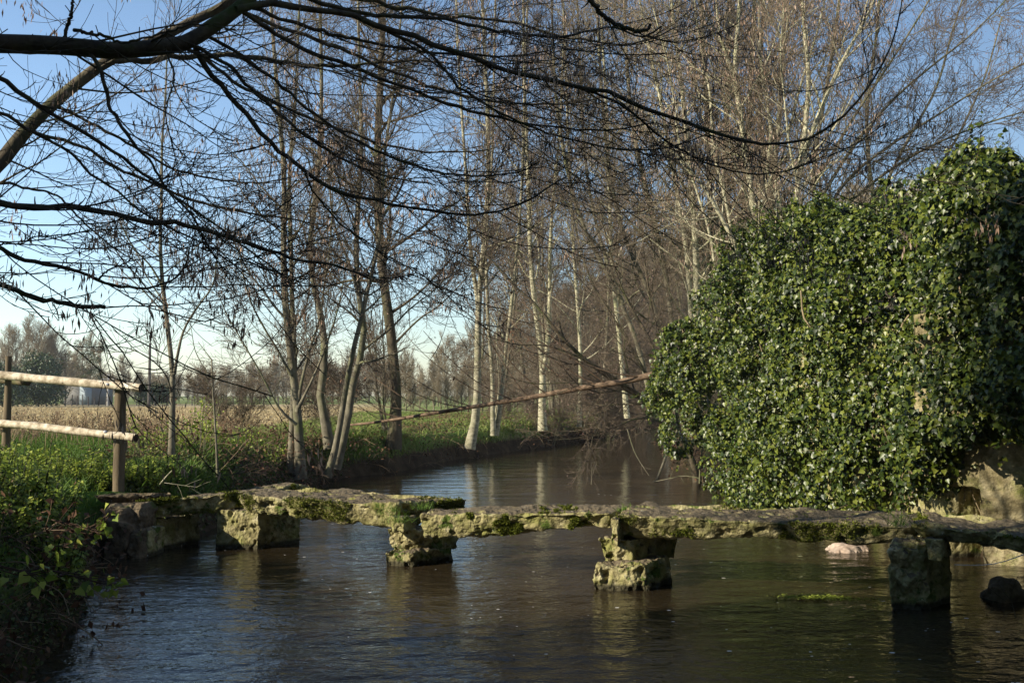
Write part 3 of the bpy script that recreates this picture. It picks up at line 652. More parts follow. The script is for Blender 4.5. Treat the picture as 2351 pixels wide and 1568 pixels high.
t = Tree('birch_tree', 'pale leaning tree on the bend, first of the sunlit trunks over the water', 'tree',
    [([(1078, 1030, 33), (1090, 970, 33), (1096, 900, 33), (1097, 820, 33), (1098, 740, 33), (1100, 680, 33), (1108, 600, 33), (1116, 500, 33), (1122, 380, 33), (1118, 230, 33), (1110, 60, 33), (1100, -150, 33)], 21, 6),
     ([(1099, 700, 33), (1086, 620, 33), (1076, 520, 33), (1070, 400, 33), (1060, 260, 33), (1050, 80, 33), (1045, -120, 33)], 11, 4)], 108, 'bark_mid', 'twig', TG)
bits, *_ = crown(t, 34, 11, 6, 2.6, 1.0, 1.0, .38, .28, 52, .05, 'cones', .6, .055, .0055); t.finish(bits)
t = Tree('birch_tree', 'pair of thin pale trunks sharing one foot, middle of the sunlit trunks', 'tree',
    [([(1133, 1000, 35), (1131, 930, 35), (1130, 850, 35), (1122, 760, 35), (1118, 660, 35), (1116, 520, 35), (1130, 360, 35), (1135, 120, 35), (1140, -120, 35)], 11, 4),
     ([(1138, 1000, 35.2), (1150, 920, 35.2), (1158, 830, 35.2), (1170, 740, 35.2), (1180, 640, 35.2), (1192, 520, 35.2), (1200, 380, 35.2), (1205, 180, 35.2), (1215, -100, 35.2)], 12, 4),
     ([(1136, 960, 35.3), (1146, 880, 35.3), (1140, 780, 35.3), (1152, 680, 35.3)], 4, 2)], 109, 'bark_mid', 'twig', TG)
bits, *_ = crown(t, 26, 10, 6, 2.4, .9, 1.0, .38, .28, 50, .06, 'cones', .6, .055, .0055); t.finish(bits)
t = Tree('birch_tree', 'white-barked trunk with a swollen foot at the water, right of the thin pair', 'tree',
    [([(1246, 990, 37), (1244, 930, 37), (1246, 860, 37), (1242, 800, 37), (1232, 730, 37), (1222, 640, 37), (1216, 540, 37), (1212, 400, 37), (1205, 220, 37), (1200, -100, 37)], 18, 5),
     ([(1247, 850, 37), (1258, 780, 37), (1262, 690, 37), (1263, 580, 37), (1270, 460, 37), (1285, 300, 37), (1295, 60, 37)], 13, 4)], 110, 'bark_pale', 'twig', TG)
bits, *_ = crown(t, 30, 11, 6, 2.6, 1.0, 1.0, .4, .28, 50, .06, 'cones', .6, .055, .006); t.finish(bits)

# trees further up the left bank: built once, copied
def copy_tree(o, loc, rz, sc_, label, group, tilt=0):
    r = o.copy(); COL.objects.link(r); r.location = loc; r.rotation_euler = (tilt*math.cos(7*rz), tilt*math.sin(7*rz), rz); r.scale = (sc_,)*3; r['label'] = label; r['group'] = group
    for ch in list(o.children):
        c = ch.copy(); COL.objects.link(c); c.parent = r
    return r
def free_tree(name, label, cat, h, seed, bark, twig, group, r0=.11, n1=40, n2=9, n3=5, l1=2.4, rt=.008, bits_=('cones', .4, .06), nst=1, loc=(0, 0, 0), lean=.3, t0=.2, n=16, ang=50, up=.08, l2=1.0, l3=.4):
    """tree of real height h in metres at loc"""
    T = Tree.__new__(Tree); T.rng = np.random.default_rng(seed); T.root = empty(name, loc, label, cat, group); T.bark = M[bark]; T.twigm = M[twig]; T.mb = MB(); T.fine = MB()
    Ps = []; Rs = []
    for i in range(nst):
        a = T.rng.random()*6.28; k = np.linspace(0, 1, n)
        off = np.array([math.cos(a), math.sin(a)])*(lean*h*.12)
        P = np.stack([k*off[0]*(1+k)+.10*h*.1*np.sin(k*5+a), k*off[1]*(1+k)+.1*h*.1*np.sin(k*4+2*a), k*h*(1-.15*i/nst)], 1)+np.array([*(off*.12), -.15]) + np.array(loc)
        Ps.append(P); Rs.append(r0*(1-.85*k)*(1-.25*(i % 2)))
    T.P = np.stack(Ps); T.R = np.stack(Rs); tubes(T.mb, T.P, T.R, 7, bumpy=.1)
    b, *_ = crown(T, n1, n2, n3, l1, l1*.35, l2, l3, t0, ang, up, bits_[0], bits_[1], bits_[2], rt)
    T.finish(b); return T.root
UG = 'slender trees up the left bank beyond the bend'
g1 = free_tree('alder_tree', 'slender pale-stemmed tree beyond the white trunk, nearest of its row', 'tree', 13, 201, 'bark_grey', 'twig', UG, .10, 44, 9, 6, 2.4, .007, loc=(4.0, 46, .7))
g2 = free_tree('alder_tree', 'twin-stemmed bare tree set back from the bend among the slender trees', 'tree', 14, 202, 'bark_grey', 'twig', UG, .12, 36, 9, 6, 2.6, .007, nst=2, loc=(2.0, 50, .8))
g3 = free_tree('alder_tree', 'many-stemmed bare alder clump in the row beyond the bend', 'tree', 12, 203, 'bark_grey', 'twig', UG, .09, 24, 9, 6, 2.2, .007, nst=4, loc=(5.6, 56, .8), lean=.8)
gr = np.random.default_rng(77)
WORD = ['slightly left-leaning', 'straight', 'short', 'tall', 'thin', 'bushy', 'sparse', 'dense']
spots = [(-.6, 47), (.8, 58), (3.2, 62), (7.5, 66), (5.0, 72), (9.5, 76), (1.5, 76), (12, 84), (7.0, 90), (-2.2, 62), (11.5, 64), (14.5, 72)]
names_ = ['leaning pale-stemmed tree left of the nearest slender tree', 'bare tree behind the gap between the thin pair and the white trunk', 'tall bare tree behind the white-barked trunk', 'bare tree where the river slips out of sight', 'twiggy tree above the far end of the water', 'bare tree behind the leaning willow on the bend', 'bare tree in the meadow behind the thin pale pair', 'far bare tree above the drooping river branches', 'far bare tree right of the white-barked trunk', 'bare tree behind the pale leaning trunk', 'bare tree on the outer side of the far bend', 'furthest bare tree of the row on the outer bend']
for i, (x, y) in enumerate(spots):
    copy_tree((g1, g2, g3)[i % 3], (x, y, float(ground(x, y))-.05), gr.random()*6.28, .85+.35*gr.random(), names_[i], UG, .09)

# ------------------------------------------------------------------ big clump behind the ivy
BG = 'tall bare trees rising behind the ivy'
def bigtree(label, stems, seed, bark, twig, **k):
    T = Tree('alder_tree' if bark != 'bark_pale' else 'ash_tree', label, 'tree', stems, seed, bark, twig, BG)
    bits, *_ = crown(T, **k); T.finish(bits)
bigtree('pale forked ash behind the ivy, rightmost of the sunlit trunks',
    [([(1822, 1000, 20.5), (1822, 700, 20.5), (1826, 520, 20.5), (1831, 430, 20.5), (1838, 370, 20.5), (1862, 310, 20.4), (1900, 215, 20.3), (1945, 120, 20.2), (1990, 40, 20), (2040, -80, 19.8)], 20, 5),
     ([(1836, 390, 20.5), (1848, 300, 20.6), (1856, 180, 20.7), (1846, 60, 20.8), (1836, -100, 21)], 13, 6), ([(1832, 430, 20.5), (1812, 330, 20.3), (1800, 220, 20.2), (1792, 120, 20), (1800, 20, 20)], 6, 2)],
    301, 'bark_pale', 'twig_pale', n1=22, n2=9, n3=5, l1=2.2, l1e=.9, l2=.8, l3=.3, t0=.35, ang=42, up=.05, bits='keys', nb=.4, bsize=.085, rt=.004, hang=.8, bcount=4)
bigtree('pale ash forking high behind the ivy, left of the rightmost trunk',
    [([(1742, 1000, 21), (1741, 620, 21), (1735, 520, 21), (1724, 430, 21), (1712, 350, 21), (1700, 260, 21), (1688, 185, 21), (1692, 90, 21), (1700, -20, 21), (1705, -150, 21)], 19, 7),
     ([(1690, 195, 21), (1664, 120, 21), (1650, 60, 21), (1640, -60, 21)], 9, 4), ([(1706, 270, 20.9), (1660, 240, 20.7), (1600, 225, 20.4), (1540, 190, 20.2)], 6, 2), ([(1700, 250, 21), (1730, 200, 20.9), (1770, 120, 20.8), (1800, 20, 20.7)], 6, 2)],
    302, 'bark_pale', 'twig_pale', n1=22, n2=9, n3=5, l1=2.2, l1e=.9, l2=.8, l3=.3, t0=.3, ang=45, up=.05, bits='keys', nb=.4, bsize=.085, rt=.004, hang=.8, bcount=4)
bigtree('slim pale stems crossing in front of the grey trunks behind the ivy',
    [([(1790, 900, 22), (1772, 600, 22), (1758, 430, 22), (1770, 300, 22), (1748, 160, 22), (1742, 20, 22), (1738, -120, 22)], 10, 5), ([(1800, 900, 21.5), (1800, 560, 21.5), (1786, 420, 21.5), (1812, 300, 21.5), (1840, 190, 21.5), (1880, 60, 21.5), (1910, -80, 21.5)], 9, 4),
     ([(1700, 900, 21.5), (1690, 620, 21.5), (1668, 470, 21.5), (1640, 350, 21.5), (1628, 200, 21.5), (1600, 60, 21.5), (1590, -90, 21.5)], 9, 4), ([(1650, 900, 22), (1640, 600, 22), (1600, 440, 22), (1560, 330, 22), (1540, 180, 22), (1500, 20, 22)], 8, 3)],
    314, 'bark_pale', 'twig_pale', n1=16, n2=8, n3=5, l1=2.0, l1e=.9, l2=.8, l3=.3, t0=.3, ang=42, up=.06, bits='keys', nb=.35, bsize=.08, rt=.004, hang=.8, bcount=4)
bigtree('pale limb leaning up leftwards out of the ivy',
    [([(1742, 720, 18.6), (1728, 660, 18.6), (1706, 600, 18.6), (1680, 545, 18.6), (1650, 490, 18.6), (1622, 440, 18.6), (1580, 385, 18.5), (1530, 330, 18.4), (1490, 250, 18.3)], 14, 3),
     ([(1655, 498, 18.6), (1580, 505, 18.5), (1510, 480, 18.4), (1450, 500, 18.2)], 4, 1.5), ([(1730, 650, 18.5), (1770, 580, 18.4), (1782, 500, 18.3), (1780, 420, 18.3)], 7, 2)],
    303, 'bark_pale', 'twig_pale', n1=14, n2=8, n3=4, l1=1.6, l1e=.8, l2=.6, l3=.28, t0=.15, ang=50, up=.05, bits='keys', nb=.4, bsize=.07, rt=.004, hang=.75, bcount=3)
k = dict(n1=36, n2=12, n3=7, l1=3.0, l1e=1.2, l2=1.0, l3=.38, t0=.22, ang=50, up=.05, bits='cones', nb=.7, bsize=.055, rt=.005)
bigtree('straight grey trunk between the two pale forked ashes', [([(1770, 900, 25), (1770, 520, 25), (1776, 400, 25), (1788, 290, 25), (1795, 160, 25), (1800, 40, 25), (1805, -120, 25)], 17, 8)], 304, 'bark_grey', 'twig', **k)
bigtree('dark twin trunks left of the pale high-forking ash', [([(1662, 900, 28), (1660, 540, 28), (1666, 350, 28), (1672, 120, 28), (1678, -140, 28)], 20, 9), ([(1640, 900, 27.5), (1632, 560, 27.5), (1625, 300, 27.5), (1612, 60, 27.5), (1600, -140, 27.5)], 15, 7)], 305, 'bark_grey', 'twig_pale', **k)
bigtree('grey stems fanning left above the leaning pale limb', [([(1600, 900, 26), (1598, 600, 26), (1585, 400, 26), (1565, 200, 26), (1545, 40, 26), (1530, -120, 26)], 17, 7), ([(1592, 900, 26.3), (1580, 620, 26.3), (1550, 420, 26.3), (1520, 250, 26.3), (1480, 60, 26.3), (1450, -100, 26.3)], 13, 5)], 306, 'bark_pale', 'twig_pale', **k)
bigtree('olive-barked trees leaning left at the centre right of the sky', [([(1560, 900, 30), (1530, 640, 30), (1495, 480, 30), (1460, 330, 30), (1440, 160, 30), (1430, -100, 30)], 14, 6), ([(1540, 900, 31), (1500, 700, 31), (1440, 560, 31), (1405, 430, 31), (1385, 260, 31), (1370, 0, 31), (1365, -130, 31)], 12, 5)], 307, 'bark_grey', 'twig_pale', **k)
bigtree('dark trunk behind the pale high-forking ash', [([(1712, 900, 30), (1708, 520, 30), (1718, 300, 30), (1730, 60, 30), (1738, -140, 30)], 17, 8), ([(1735, 900, 31), (1752, 420, 31), (1745, 200, 31), (1760, -120, 31)], 13, 6)], 308, 'bark_dark', 'twig', **k)
bigtree('alder with long boughs sweeping out to the right over the ivy',
    [([(1905, 900, 24), (1880, 560, 24), (1868, 420, 24), (1880, 300, 24), (1905, 160, 24), (1925, 20, 24), (1940, -130, 24)], 15, 6),
     ([(1850, 640, 24), (1920, 500, 23.7), (2010, 415, 23.4), (2110, 350, 23), (2220, 300, 22.6), (2340, 260, 22.2), (2440, 240, 22)], 9, 2.5),
     ([(1860, 560, 24), (1940, 420, 23.8), (2050, 330, 23.4), (2160, 260, 23), (2270, 190, 22.6), (2400, 120, 22.2)], 9, 2.5),
     ([(1870, 480, 24), (1950, 350, 24), (2040, 240, 23.8), (2130, 160, 23.5), (2230, 80, 23.2), (2330, -20, 23)], 9, 2.5),
     ([(1872, 420, 24), (1960, 270, 24), (2040, 150, 23.8), (2110, 40, 23.6), (2180, -80, 23.5)], 8, 3),
     ([(1860, 620, 24), (1950, 540, 23.6), (2040, 490, 23.3), (2140, 450, 23), (2240, 410, 22.7), (2350, 370, 22.4)], 7, 2)],
    309, 'bark_grey', 'twig', n1=24, n2=9, n3=6, l1=2.2, l1e=1.0, l2=.85, l3=.34, t0=.2, ang=40, up=.03, bits='cones', nb=.6, bsize=.045, rt=.0045)
bigtree('broad bare alder furthest right behind the ivy',
    [([(2080, 900, 27), (2040, 620, 27), (2000, 420, 27), (1990, 260, 27), (2010, 100, 27), (2030, -120, 27)], 13, 5), ([(2040, 620, 27), (2120, 440, 27), (2190, 330, 27), (2260, 180, 27), (2300, 40, 27)], 8, 3), ([(2010, 470, 27), (2080, 330, 27), (2150, 200, 27), (2190, 60, 27), (2230, -60, 27)], 8, 3)],
    310, 'bark_grey', 'twig', n1=26, n2=9, n3=6, l1=2.4, l1e=1.0, l2=.9, l3=.36, t0=.25, ang=42, up=.04, bits='cones', nb=.7, bsize=.055, rt=.0045)
bigtree('tall grey alders in the middle distance left of the fanning stems',
    [([(1440, 960, 40), (1420, 760, 40), (1405, 600, 40), (1398, 420, 40), (1392, 240, 40), (1380, 40, 40), (1375, -120, 40)], 11, 5), ([(1330, 980, 42), (1332, 800, 42), (1320, 620, 42), (1310, 430, 42), (1300, 200, 42), (1290, -80, 42)], 9, 4)],
    311, 'bark_pale', 'twig', n1=34, n2=10, n3=6, l1=3.2, l1e=1.2, l2=1.2, l3=.42, t0=.2, ang=50, up=.05, bits='cones', nb=.45, bsize=.055, rt=.007)
bigtree('slanting bare alder between the white-barked trunk and the middle alders',
    [([(1500, 940, 34), (1460, 780, 34), (1400, 640, 34), (1340, 520, 34), (1300, 380, 34), (1275, 200, 34), (1265, -60, 34)], 12, 5), ([(1430, 700, 34), (1370, 520, 34), (1340, 330, 34), (1330, 100, 34), (1320, -100, 34)], 9, 4)],
    312, 'bark_grey', 'twig', n1=32, n2=10, n3=6, l1=2.8, l1e=1.2, l2=1.1, l3=.4, t0=.2, ang=48, up=.05, bits='cones', nb=.45, bsize=.05, rt=.006)

# bare scrub closing the bend
SG = 'bare scrub on the banks at the bend'
sc1 = free_tree('scrub_bush', 'brown bare scrub bush on the bank below the right end of the white-barked trunk group', 'bush', 3.2, 221, 'bark_grey', 'twig', SG, .025, 12, 8, 5, 1.1, .006, loc=(3.2, 45, .8), nst=7, lean=2.0, t0=.2, n=10, ang=45, up=.06, l2=.6, l3=.3)
sc2 = free_tree('scrub_bush', 'wider bare scrub bush leaning over the far end of the water', 'bush', 4.2, 222, 'bark_grey', 'twig', SG, .03, 12, 8, 5, 1.4, .007, loc=(4.7, 51, .8), nst=8, lean=2.2, t0=.2, n=10, ang=48, up=.04, l2=.8, l3=.35)
for x, y, s_, i, lab in ((1.6, 41, .8, 0, 'low bare scrub bush right of the white-barked trunk'), (6.6, 55, 1.1, 1, 'bare scrub bush behind the grey pole in the water'), (4.4, 47, .9, 1, 'middle bare scrub bush of the far bank'), (7.6, 60, 1.2, 0, 'furthest bare scrub bush at the end of the water'), (7.4, 44, 1.1, 1, 'bare scrub bush on the right bank behind the leaning tree'), (6.4, 35, .9, 0, 'bare scrub bush on the right bank left of the ivy'), (9.2, 52, 1.3, 1, 'tall bare scrub bush behind the leaning tree'), (-.4, 38.5, .6, 0, 'small bare scrub bush between the thin pair and the white-barked trunk'), (-4.9, 27.5, .7, 1, 'dead-looking scrub bush left of the thick dark trunk'), (-7.4, 26.5, .6, 0, 'dead-looking scrub bush left of the forked grey tree')):
    copy_tree((sc1, sc2)[i], (x, y, float(ground(x, y))-.05), gr.random()*6.28, s_, lab, SG, .05)

# leaning tree at the ivy's foot, with its long boughs over the water
T = Tree('willow_tree', 'tree leaning left out of the foot of the ivy with dark boughs over the water', 'tree',
    [([(1602, 1115, 24), (1590, 1060, 24), (1565, 1000, 24), (1535, 960, 24), (1500, 925, 23.8), (1440, 895, 23.6), (1390, 860, 23.4), (1330, 815, 23.2), (1280, 762, 23), (1230, 700, 23), (1180, 655, 23), (1120, 590, 23), (1050, 560, 23)], 16, 3),
     ([(1500, 925, 23.8), (1430, 880, 23.5), (1350, 830, 23.2), (1260, 795, 23), (1180, 790, 22.8), (1100, 765, 22.6)], 7, 2),
     ([(1560, 1000, 24), (1490, 870, 24), (1420, 750, 24.3), (1360, 650, 24.5), (1330, 560, 24.7), (1310, 460, 25)], 9, 2),
     ([(1535, 960, 24), (1500, 800, 24), (1440, 690, 24), (1400, 580, 24), (1370, 450, 24)], 9, 2),
     ([(1560, 995, 24), (1540, 860, 24.5), (1500, 720, 25), (1480, 600, 25), (1470, 480, 25)], 9, 2),
     ([(1545, 975, 23.8), (1470, 960, 23), (1400, 985, 22.5), (1330, 1005, 22), (1260, 1010, 22)], 4, 1.2),
     ([(1520, 945, 23.8), (1440, 905, 23), (1330, 880, 22.5), (1220, 880, 22.3), (1130, 850, 22)], 4, 1.5)], 313, 'bark_dark', 'twig')
bits, *_ = crown(T, 16, 9, 4, 1.9, .8, .7, .3, .2, 42, .02, 'cones', .35, .04, .004); T.finish(bits)

# fallen stem across the river with its straight upright shoots
T = Tree('fallen_tree', 'long reddish fallen stem slanting across the river from the left bank to the ivy', 'fallen tree',
    [([(780, 978, 26.3), (850, 971, 25.8), (905, 963, 25.4), (980, 951, 24.9), (1060, 938, 24.5), (1140, 925, 24), (1220, 912, 23.5), (1300, 897, 23), (1380, 884, 22.6), (1440, 874, 22.3), (1500, 860, 22)], 5, 15)], 315, 'bark_red', 'bark_red')
P1, R1 = grow(T.rng, T.P, T.R, 15, .12, .97, 2.4, 3.4, 45, .01, .03, K=10, rr=.30, rmin=.009, rmax=.022, lvar=.3, dirv=(-.80, -.1, .62))
P1[:, :, 2] += (np.linspace(-1, 1, 10)**2-1)[None]*.18
tubes(T.mb, P1, R1, 5)
P2, R2 = T.limbs(P1, R1, 3, True, n=6, t0=.3, t1=1, L0=.7, L1=.4, ang=35, up=.0, wig=.08, K=5, rr=.5, rmin=.004)
bm = MB(); kk = T.rng.random(len(P2)) < .4; sprays(T.rng, bm, P2[kk, -1], .08, count=2, flat=.5, spread=.8, hang=.5)
T.finish((bm, 'dead_leaves', 'deadleaf'))

# sticks standing and lying in the water by the leaning tree
def stick(label, pts, w0, w1, matn='bark_grey', n=8, seed=1, cat='stick', group='sticks standing in the water below the leaning tree', twigs=0):
    P, Rr = stem(pts, w0, w1, n); m = MB(); tubes(m, P[None], Rr[None], 6, bumpy=.1)
    if twigs:
        a, b = grow(np.random.default_rng(seed), P[None], Rr[None], twigs, .3, 1, .3, .2, 45, .0, .15, K=4, rr=.6, rmin=.003); tubes(m, a, b, 3)
    return tag(m.build('stick', M[matn], origin=P[0]), label, cat, group)
stick('straight grey pole slanting out of the water below the ivy', [(1506, 1108, 22.5), (1530, 1045, 22.6), (1556, 985, 22.8)], 7, 5)
stick('thin dark twig reaching down to the water left of the grey pole', [(1440, 985, 20.5), (1458, 1040, 20.2), (1490, 1092, 19.9)], 2, 1.2, twigs=3)
stick('low bent twig at the waterline right of the grey pole', [(1500, 1106, 22.4), (1540, 1098, 22), (1570, 1092, 21.8), (1610, 1098, 21.5)], 3, 1.5, twigs=5)
stick('upright dark shoot at the foot of the ivy beside the leaning tree', [(1606, 1110, 21.5), (1608, 1060, 21.5), (1614, 1020, 21.6)], 4, 3)
stick('short twig poking from the brown water in midstream', [(1358, 1112, 20), (1359, 1085, 20), (1357, 1070, 20)], 2.5, 1, twigs=4, group='twigs poking from the water')
stick('small twig poking from the shaded water at the lower right', [(2332, 1418, 8.6), (2326, 1392, 8.6), (2318, 1362, 8.6)], 3, 1, 'bark_shade', twigs=3, group='twigs poking from the water')
stick('pale forked stick lying against the bank above the first slab', [(367, 1112, 13.6), (380, 1096, 13.6), (395, 1080, 13.6)], 4, 2.5, 'bark_pale', group='sticks on the left bank', twigs=0)
stick('thin pale twig lying over the bank beside the forked stick', [(377, 1108, 13.8), (420, 1114, 13.8), (452, 1118, 13.8)], 1.8, 1, 'bark_pale', group='sticks on the left bank', twigs=4)
stick('curved white reed stem bent over the water below the right end slab', [(2190, 1296, 9.6), (2250, 1297, 9.5), (2300, 1290, 9.4), (2352, 1272, 9.3)], 1.6, 2.6, 'cord', group='stems by the right end slab')
# ------------------------------------------------------------------ overhanging ash: trunk out of frame on the left, boughs overhead
big = [
 # main bough and fork
 ([(-700, 420, 5.0), (-420, 230, 5.4), (-200, 140, 5.8), (-60, 104, 6.0), (60, 103, 6.1), (160, 108, 6.1), (260, 116, 6.15), (350, 112, 6.2), (430, 98, 6.3), (470, 72, 6.35), (520, 40, 6.4), (570, 0, 6.5), (640, -70, 6.7), (760, -130, 7)], 62, 22),
 # bough two: runs across the top to the far right
 ([(540, 22, 6.4), (620, 8, 6.6), (740, 22, 6.8), (860, 58, 7.0), (980, 96, 7.2), (1090, 138, 7.3), (1200, 172, 7.4), (1310, 196, 7.4), (1400, 212, 7.4), (1450, 236, 7.4), (1520, 262, 7.4), (1600, 292, 7.4), (1700, 322, 7.3), (1780, 332, 7.2), (1860, 320, 7.1), (1930, 272, 7.0), (1990, 205, 7), (2040, 120, 7), (2066, 30, 7), (2078, -80, 7)], 17, 2.6),
 # hanging arcs from the fork
 ([(446, 105, 6.3), (470, 150, 6.4), (510, 205, 6.5), (560, 262, 6.6), (600, 300, 6.6), (645, 350, 6.7), (700, 395, 6.7), (750, 428, 6.8), (800, 445, 6.8), (860, 458, 6.9), (920, 474, 6.9), (1000, 487, 7), (1080, 492, 7), (1150, 486, 7), (1210, 462, 7), (1260, 430, 7), (1298, 405, 7)], 13, 3.5),
 ([(452, 108, 6.3), (520, 150, 6.4), (580, 205, 6.6), (640, 262, 6.7), (700, 312, 6.8), (760, 352, 6.9), (830, 385, 7), (920, 412, 7.1), (1000, 424, 7.2)], 10, 3),
 ([(205, 122, 6.1), (225, 150, 6.1), (240, 200, 6.1), (262, 262, 6.1), (300, 320, 6.1), (345, 372, 6.15), (380, 430, 6.2), (430, 482, 6.2), (455, 520, 6.2), (470, 560, 6.3), (500, 595, 6.4)], 10, 3),
 ([(700, 396, 6.7), (720, 440, 6.8), (762, 492, 6.9), (800, 530, 7), (850, 560, 7.1), (900, 600, 7.2), (960, 618, 7.3)], 5, 2.5),
 ([(330, 108, 6.2), (375, 80, 6.1), (430, 60, 6.0), (480, 58, 6), (540, 70, 6)], 7, 3),
 # left edge boughs
 ([(-420, 520, 5), (-200, 470, 5.3), (-60, 462, 5.5), (60, 470, 5.6), (160, 478, 5.7), (260, 492, 5.8), (340, 508, 5.9), (430, 520, 6.1), (520, 545, 6.3), (600, 570, 6.5), (700, 600, 6.8), (780, 612, 7), (850, 640, 7.2)], 20, 4),
 ([(-400, 470, 5), (-150, 530, 5.2), (-30, 556, 5.3), (20, 585, 5.4), (80, 600, 5.4), (150, 618, 5.5), (215, 640, 5.6), (260, 655, 5.6), (340, 662, 5.8), (390, 645, 5.9), (420, 620, 6), (436, 570, 6)], 15, 3.5),
 ([(-380, 560, 5), (-120, 625, 5.1), (0, 656, 5.2), (60, 676, 5.2), (120, 692, 5.3), (190, 703, 5.35), (246, 706, 5.4)], 15, 9),
 ([(222, 645, 5.6), (250, 620, 5.6), (285, 606, 5.6), (306, 590, 5.6)], 5, 2.5),
 ([(190, 702, 5.35), (215, 728, 5.35), (228, 744, 5.35)], 3, 2),
 ([(-40, 560, 5.3), (45, 560, 5.3), (70, 548, 5.3), (100, 538, 5.3)], 4, 2.5),
 ([(-300, 250, 5.6), (-120, 170, 6.2), (0, 180, 6.5), (60, 225, 6.7), (130, 270, 6.9), (200, 310, 7), (280, 360, 7.2), (340, 405, 7.4), (430, 470, 7.6), (500, 520, 7.8), (580, 580, 8), (660, 640, 8.2)], 15, 3),
 ([(-300, 180, 5.8), (-120, 210, 6.4), (0, 260, 6.8), (70, 300, 7), (150, 345, 7.2), (210, 400, 7.4), (270, 440, 7.5), (330, 490, 7.6), (400, 530, 7.8), (470, 560, 8)], 12, 3),
 ([(560, 12, 6.5), (700, 62, 6.8), (860, 100, 7.2), (1000, 122, 7.5), (1150, 130, 7.8), (1260, 118, 8)], 10, 3),
 ([(640, -30, 6.7), (800, 28, 7), (1000, 42, 7.4), (1150, 75, 7.6), (1290, 84, 7.8), (1400, 62, 8), (1470, 86, 8), (1520, 62, 8)], 12, 4),
 ([(560, 30, 6.5), (660, 92, 6.7), (760, 135, 6.9), (900, 190, 7.1), (1040, 240, 7.3), (1200, 282, 7.5), (1380, 300, 7.7), (1500, 282, 7.8)], 11, 3),
 ([(470, 80, 6.4), (560, 130, 6.5), (640, 195, 6.7), (760, 290, 6.9), (900, 362, 7.1), (1050, 402, 7.3), (1180, 398, 7.4), (1240, 370, 7.4)], 9, 3),
 ([(840, 50, 7), (980, 120, 7.2), (1060, 205, 7.3), (1160, 265, 7.4), (1300, 318, 7.5), (1450, 345, 7.6), (1560, 332, 7.6), (1640, 300, 7.6)], 8, 2.5),
 ([(1300, 192, 7.4), (1420, 240, 7.5), (1540, 330, 7.6), (1640, 380, 7.7), (1740, 400, 7.8), (1830, 385, 7.8), (1900, 340, 7.8)], 7, 2.5),
 ([(1330, -60, 6.8), (1362, 10, 6.9), (1400, 48, 7), (1440, 66, 7), (1478, 72, 7), (1490, 58, 7)], 14, 8),
 ([(380, 112, 6.2), (400, 180, 6.2), (380, 260, 6.1), (400, 330, 6.1), (450, 380, 6.2)], 5, 2),
 ([(140, 106, 6.1), (155, 60, 6.1), (165, 20, 6), (172, -40, 6)], 9, 6),
 ([(170, 70, 6.05), (230, 82, 6), (280, 98, 6.0), (330, 90, 6.05), (390, 70, 6.1)], 9, 4)]
BG2 = [([(-420, 820, 6.6), (-180, 560, 7.0), (-40, 415, 7.3), (10, 362, 7.4), (60, 300, 7.5), (120, 240, 7.6), (180, 190, 7.7), (240, 145, 7.8), (300, 118, 7.9), (380, 82, 8), (440, 50, 8.1), (520, 10, 8.2), (600, -60, 8.4)], 44, 17),
 ([(250, 140, 7.8), (340, 136, 8), (430, 133, 8.2), (520, 128, 8.4), (620, 138, 8.7), (720, 152, 9), (820, 150, 9.2), (940, 142, 9.4), (1050, 148, 9.6)], 15, 4),
 ([(60, 300, 7.5), (120, 318, 7.6), (200, 345, 7.8), (300, 400, 8), (420, 450, 8.3), (520, 480, 8.6), (640, 500, 9), (760, 520, 9.3)], 9, 3),
 ([(-40, 415, 7.3), (60, 430, 7.6), (130, 450, 7.8), (180, 500, 8), (250, 560, 8.3), (310, 600, 8.6)], 7, 2.5),
 ([(380, 84, 8), (460, 130, 8.2), (540, 190, 8.4), (640, 240, 8.6), (760, 290, 8.8), (880, 330, 9), (1000, 350, 9.2), (1120, 345, 9.4)], 10, 3),
 ([(520, 10, 8.2), (640, 60, 8.6), (800, 120, 9), (960, 190, 9.4), (1120, 230, 9.6), (1280, 240, 9.8), (1400, 220, 10)], 11, 3),
 ([(600, -60, 8.4), (800, -10, 9), (980, 30, 9.4), (1160, 50, 9.8), (1320, 90, 10), (1460, 100, 10.2), (1560, 60, 10.3)], 12, 3),
 ([(120, 240, 7.6), (200, 280, 7.9), (300, 330, 8.2), (380, 380, 8.5), (480, 410, 8.8), (600, 420, 9.1), (700, 400, 9.4)], 8, 2.5)]
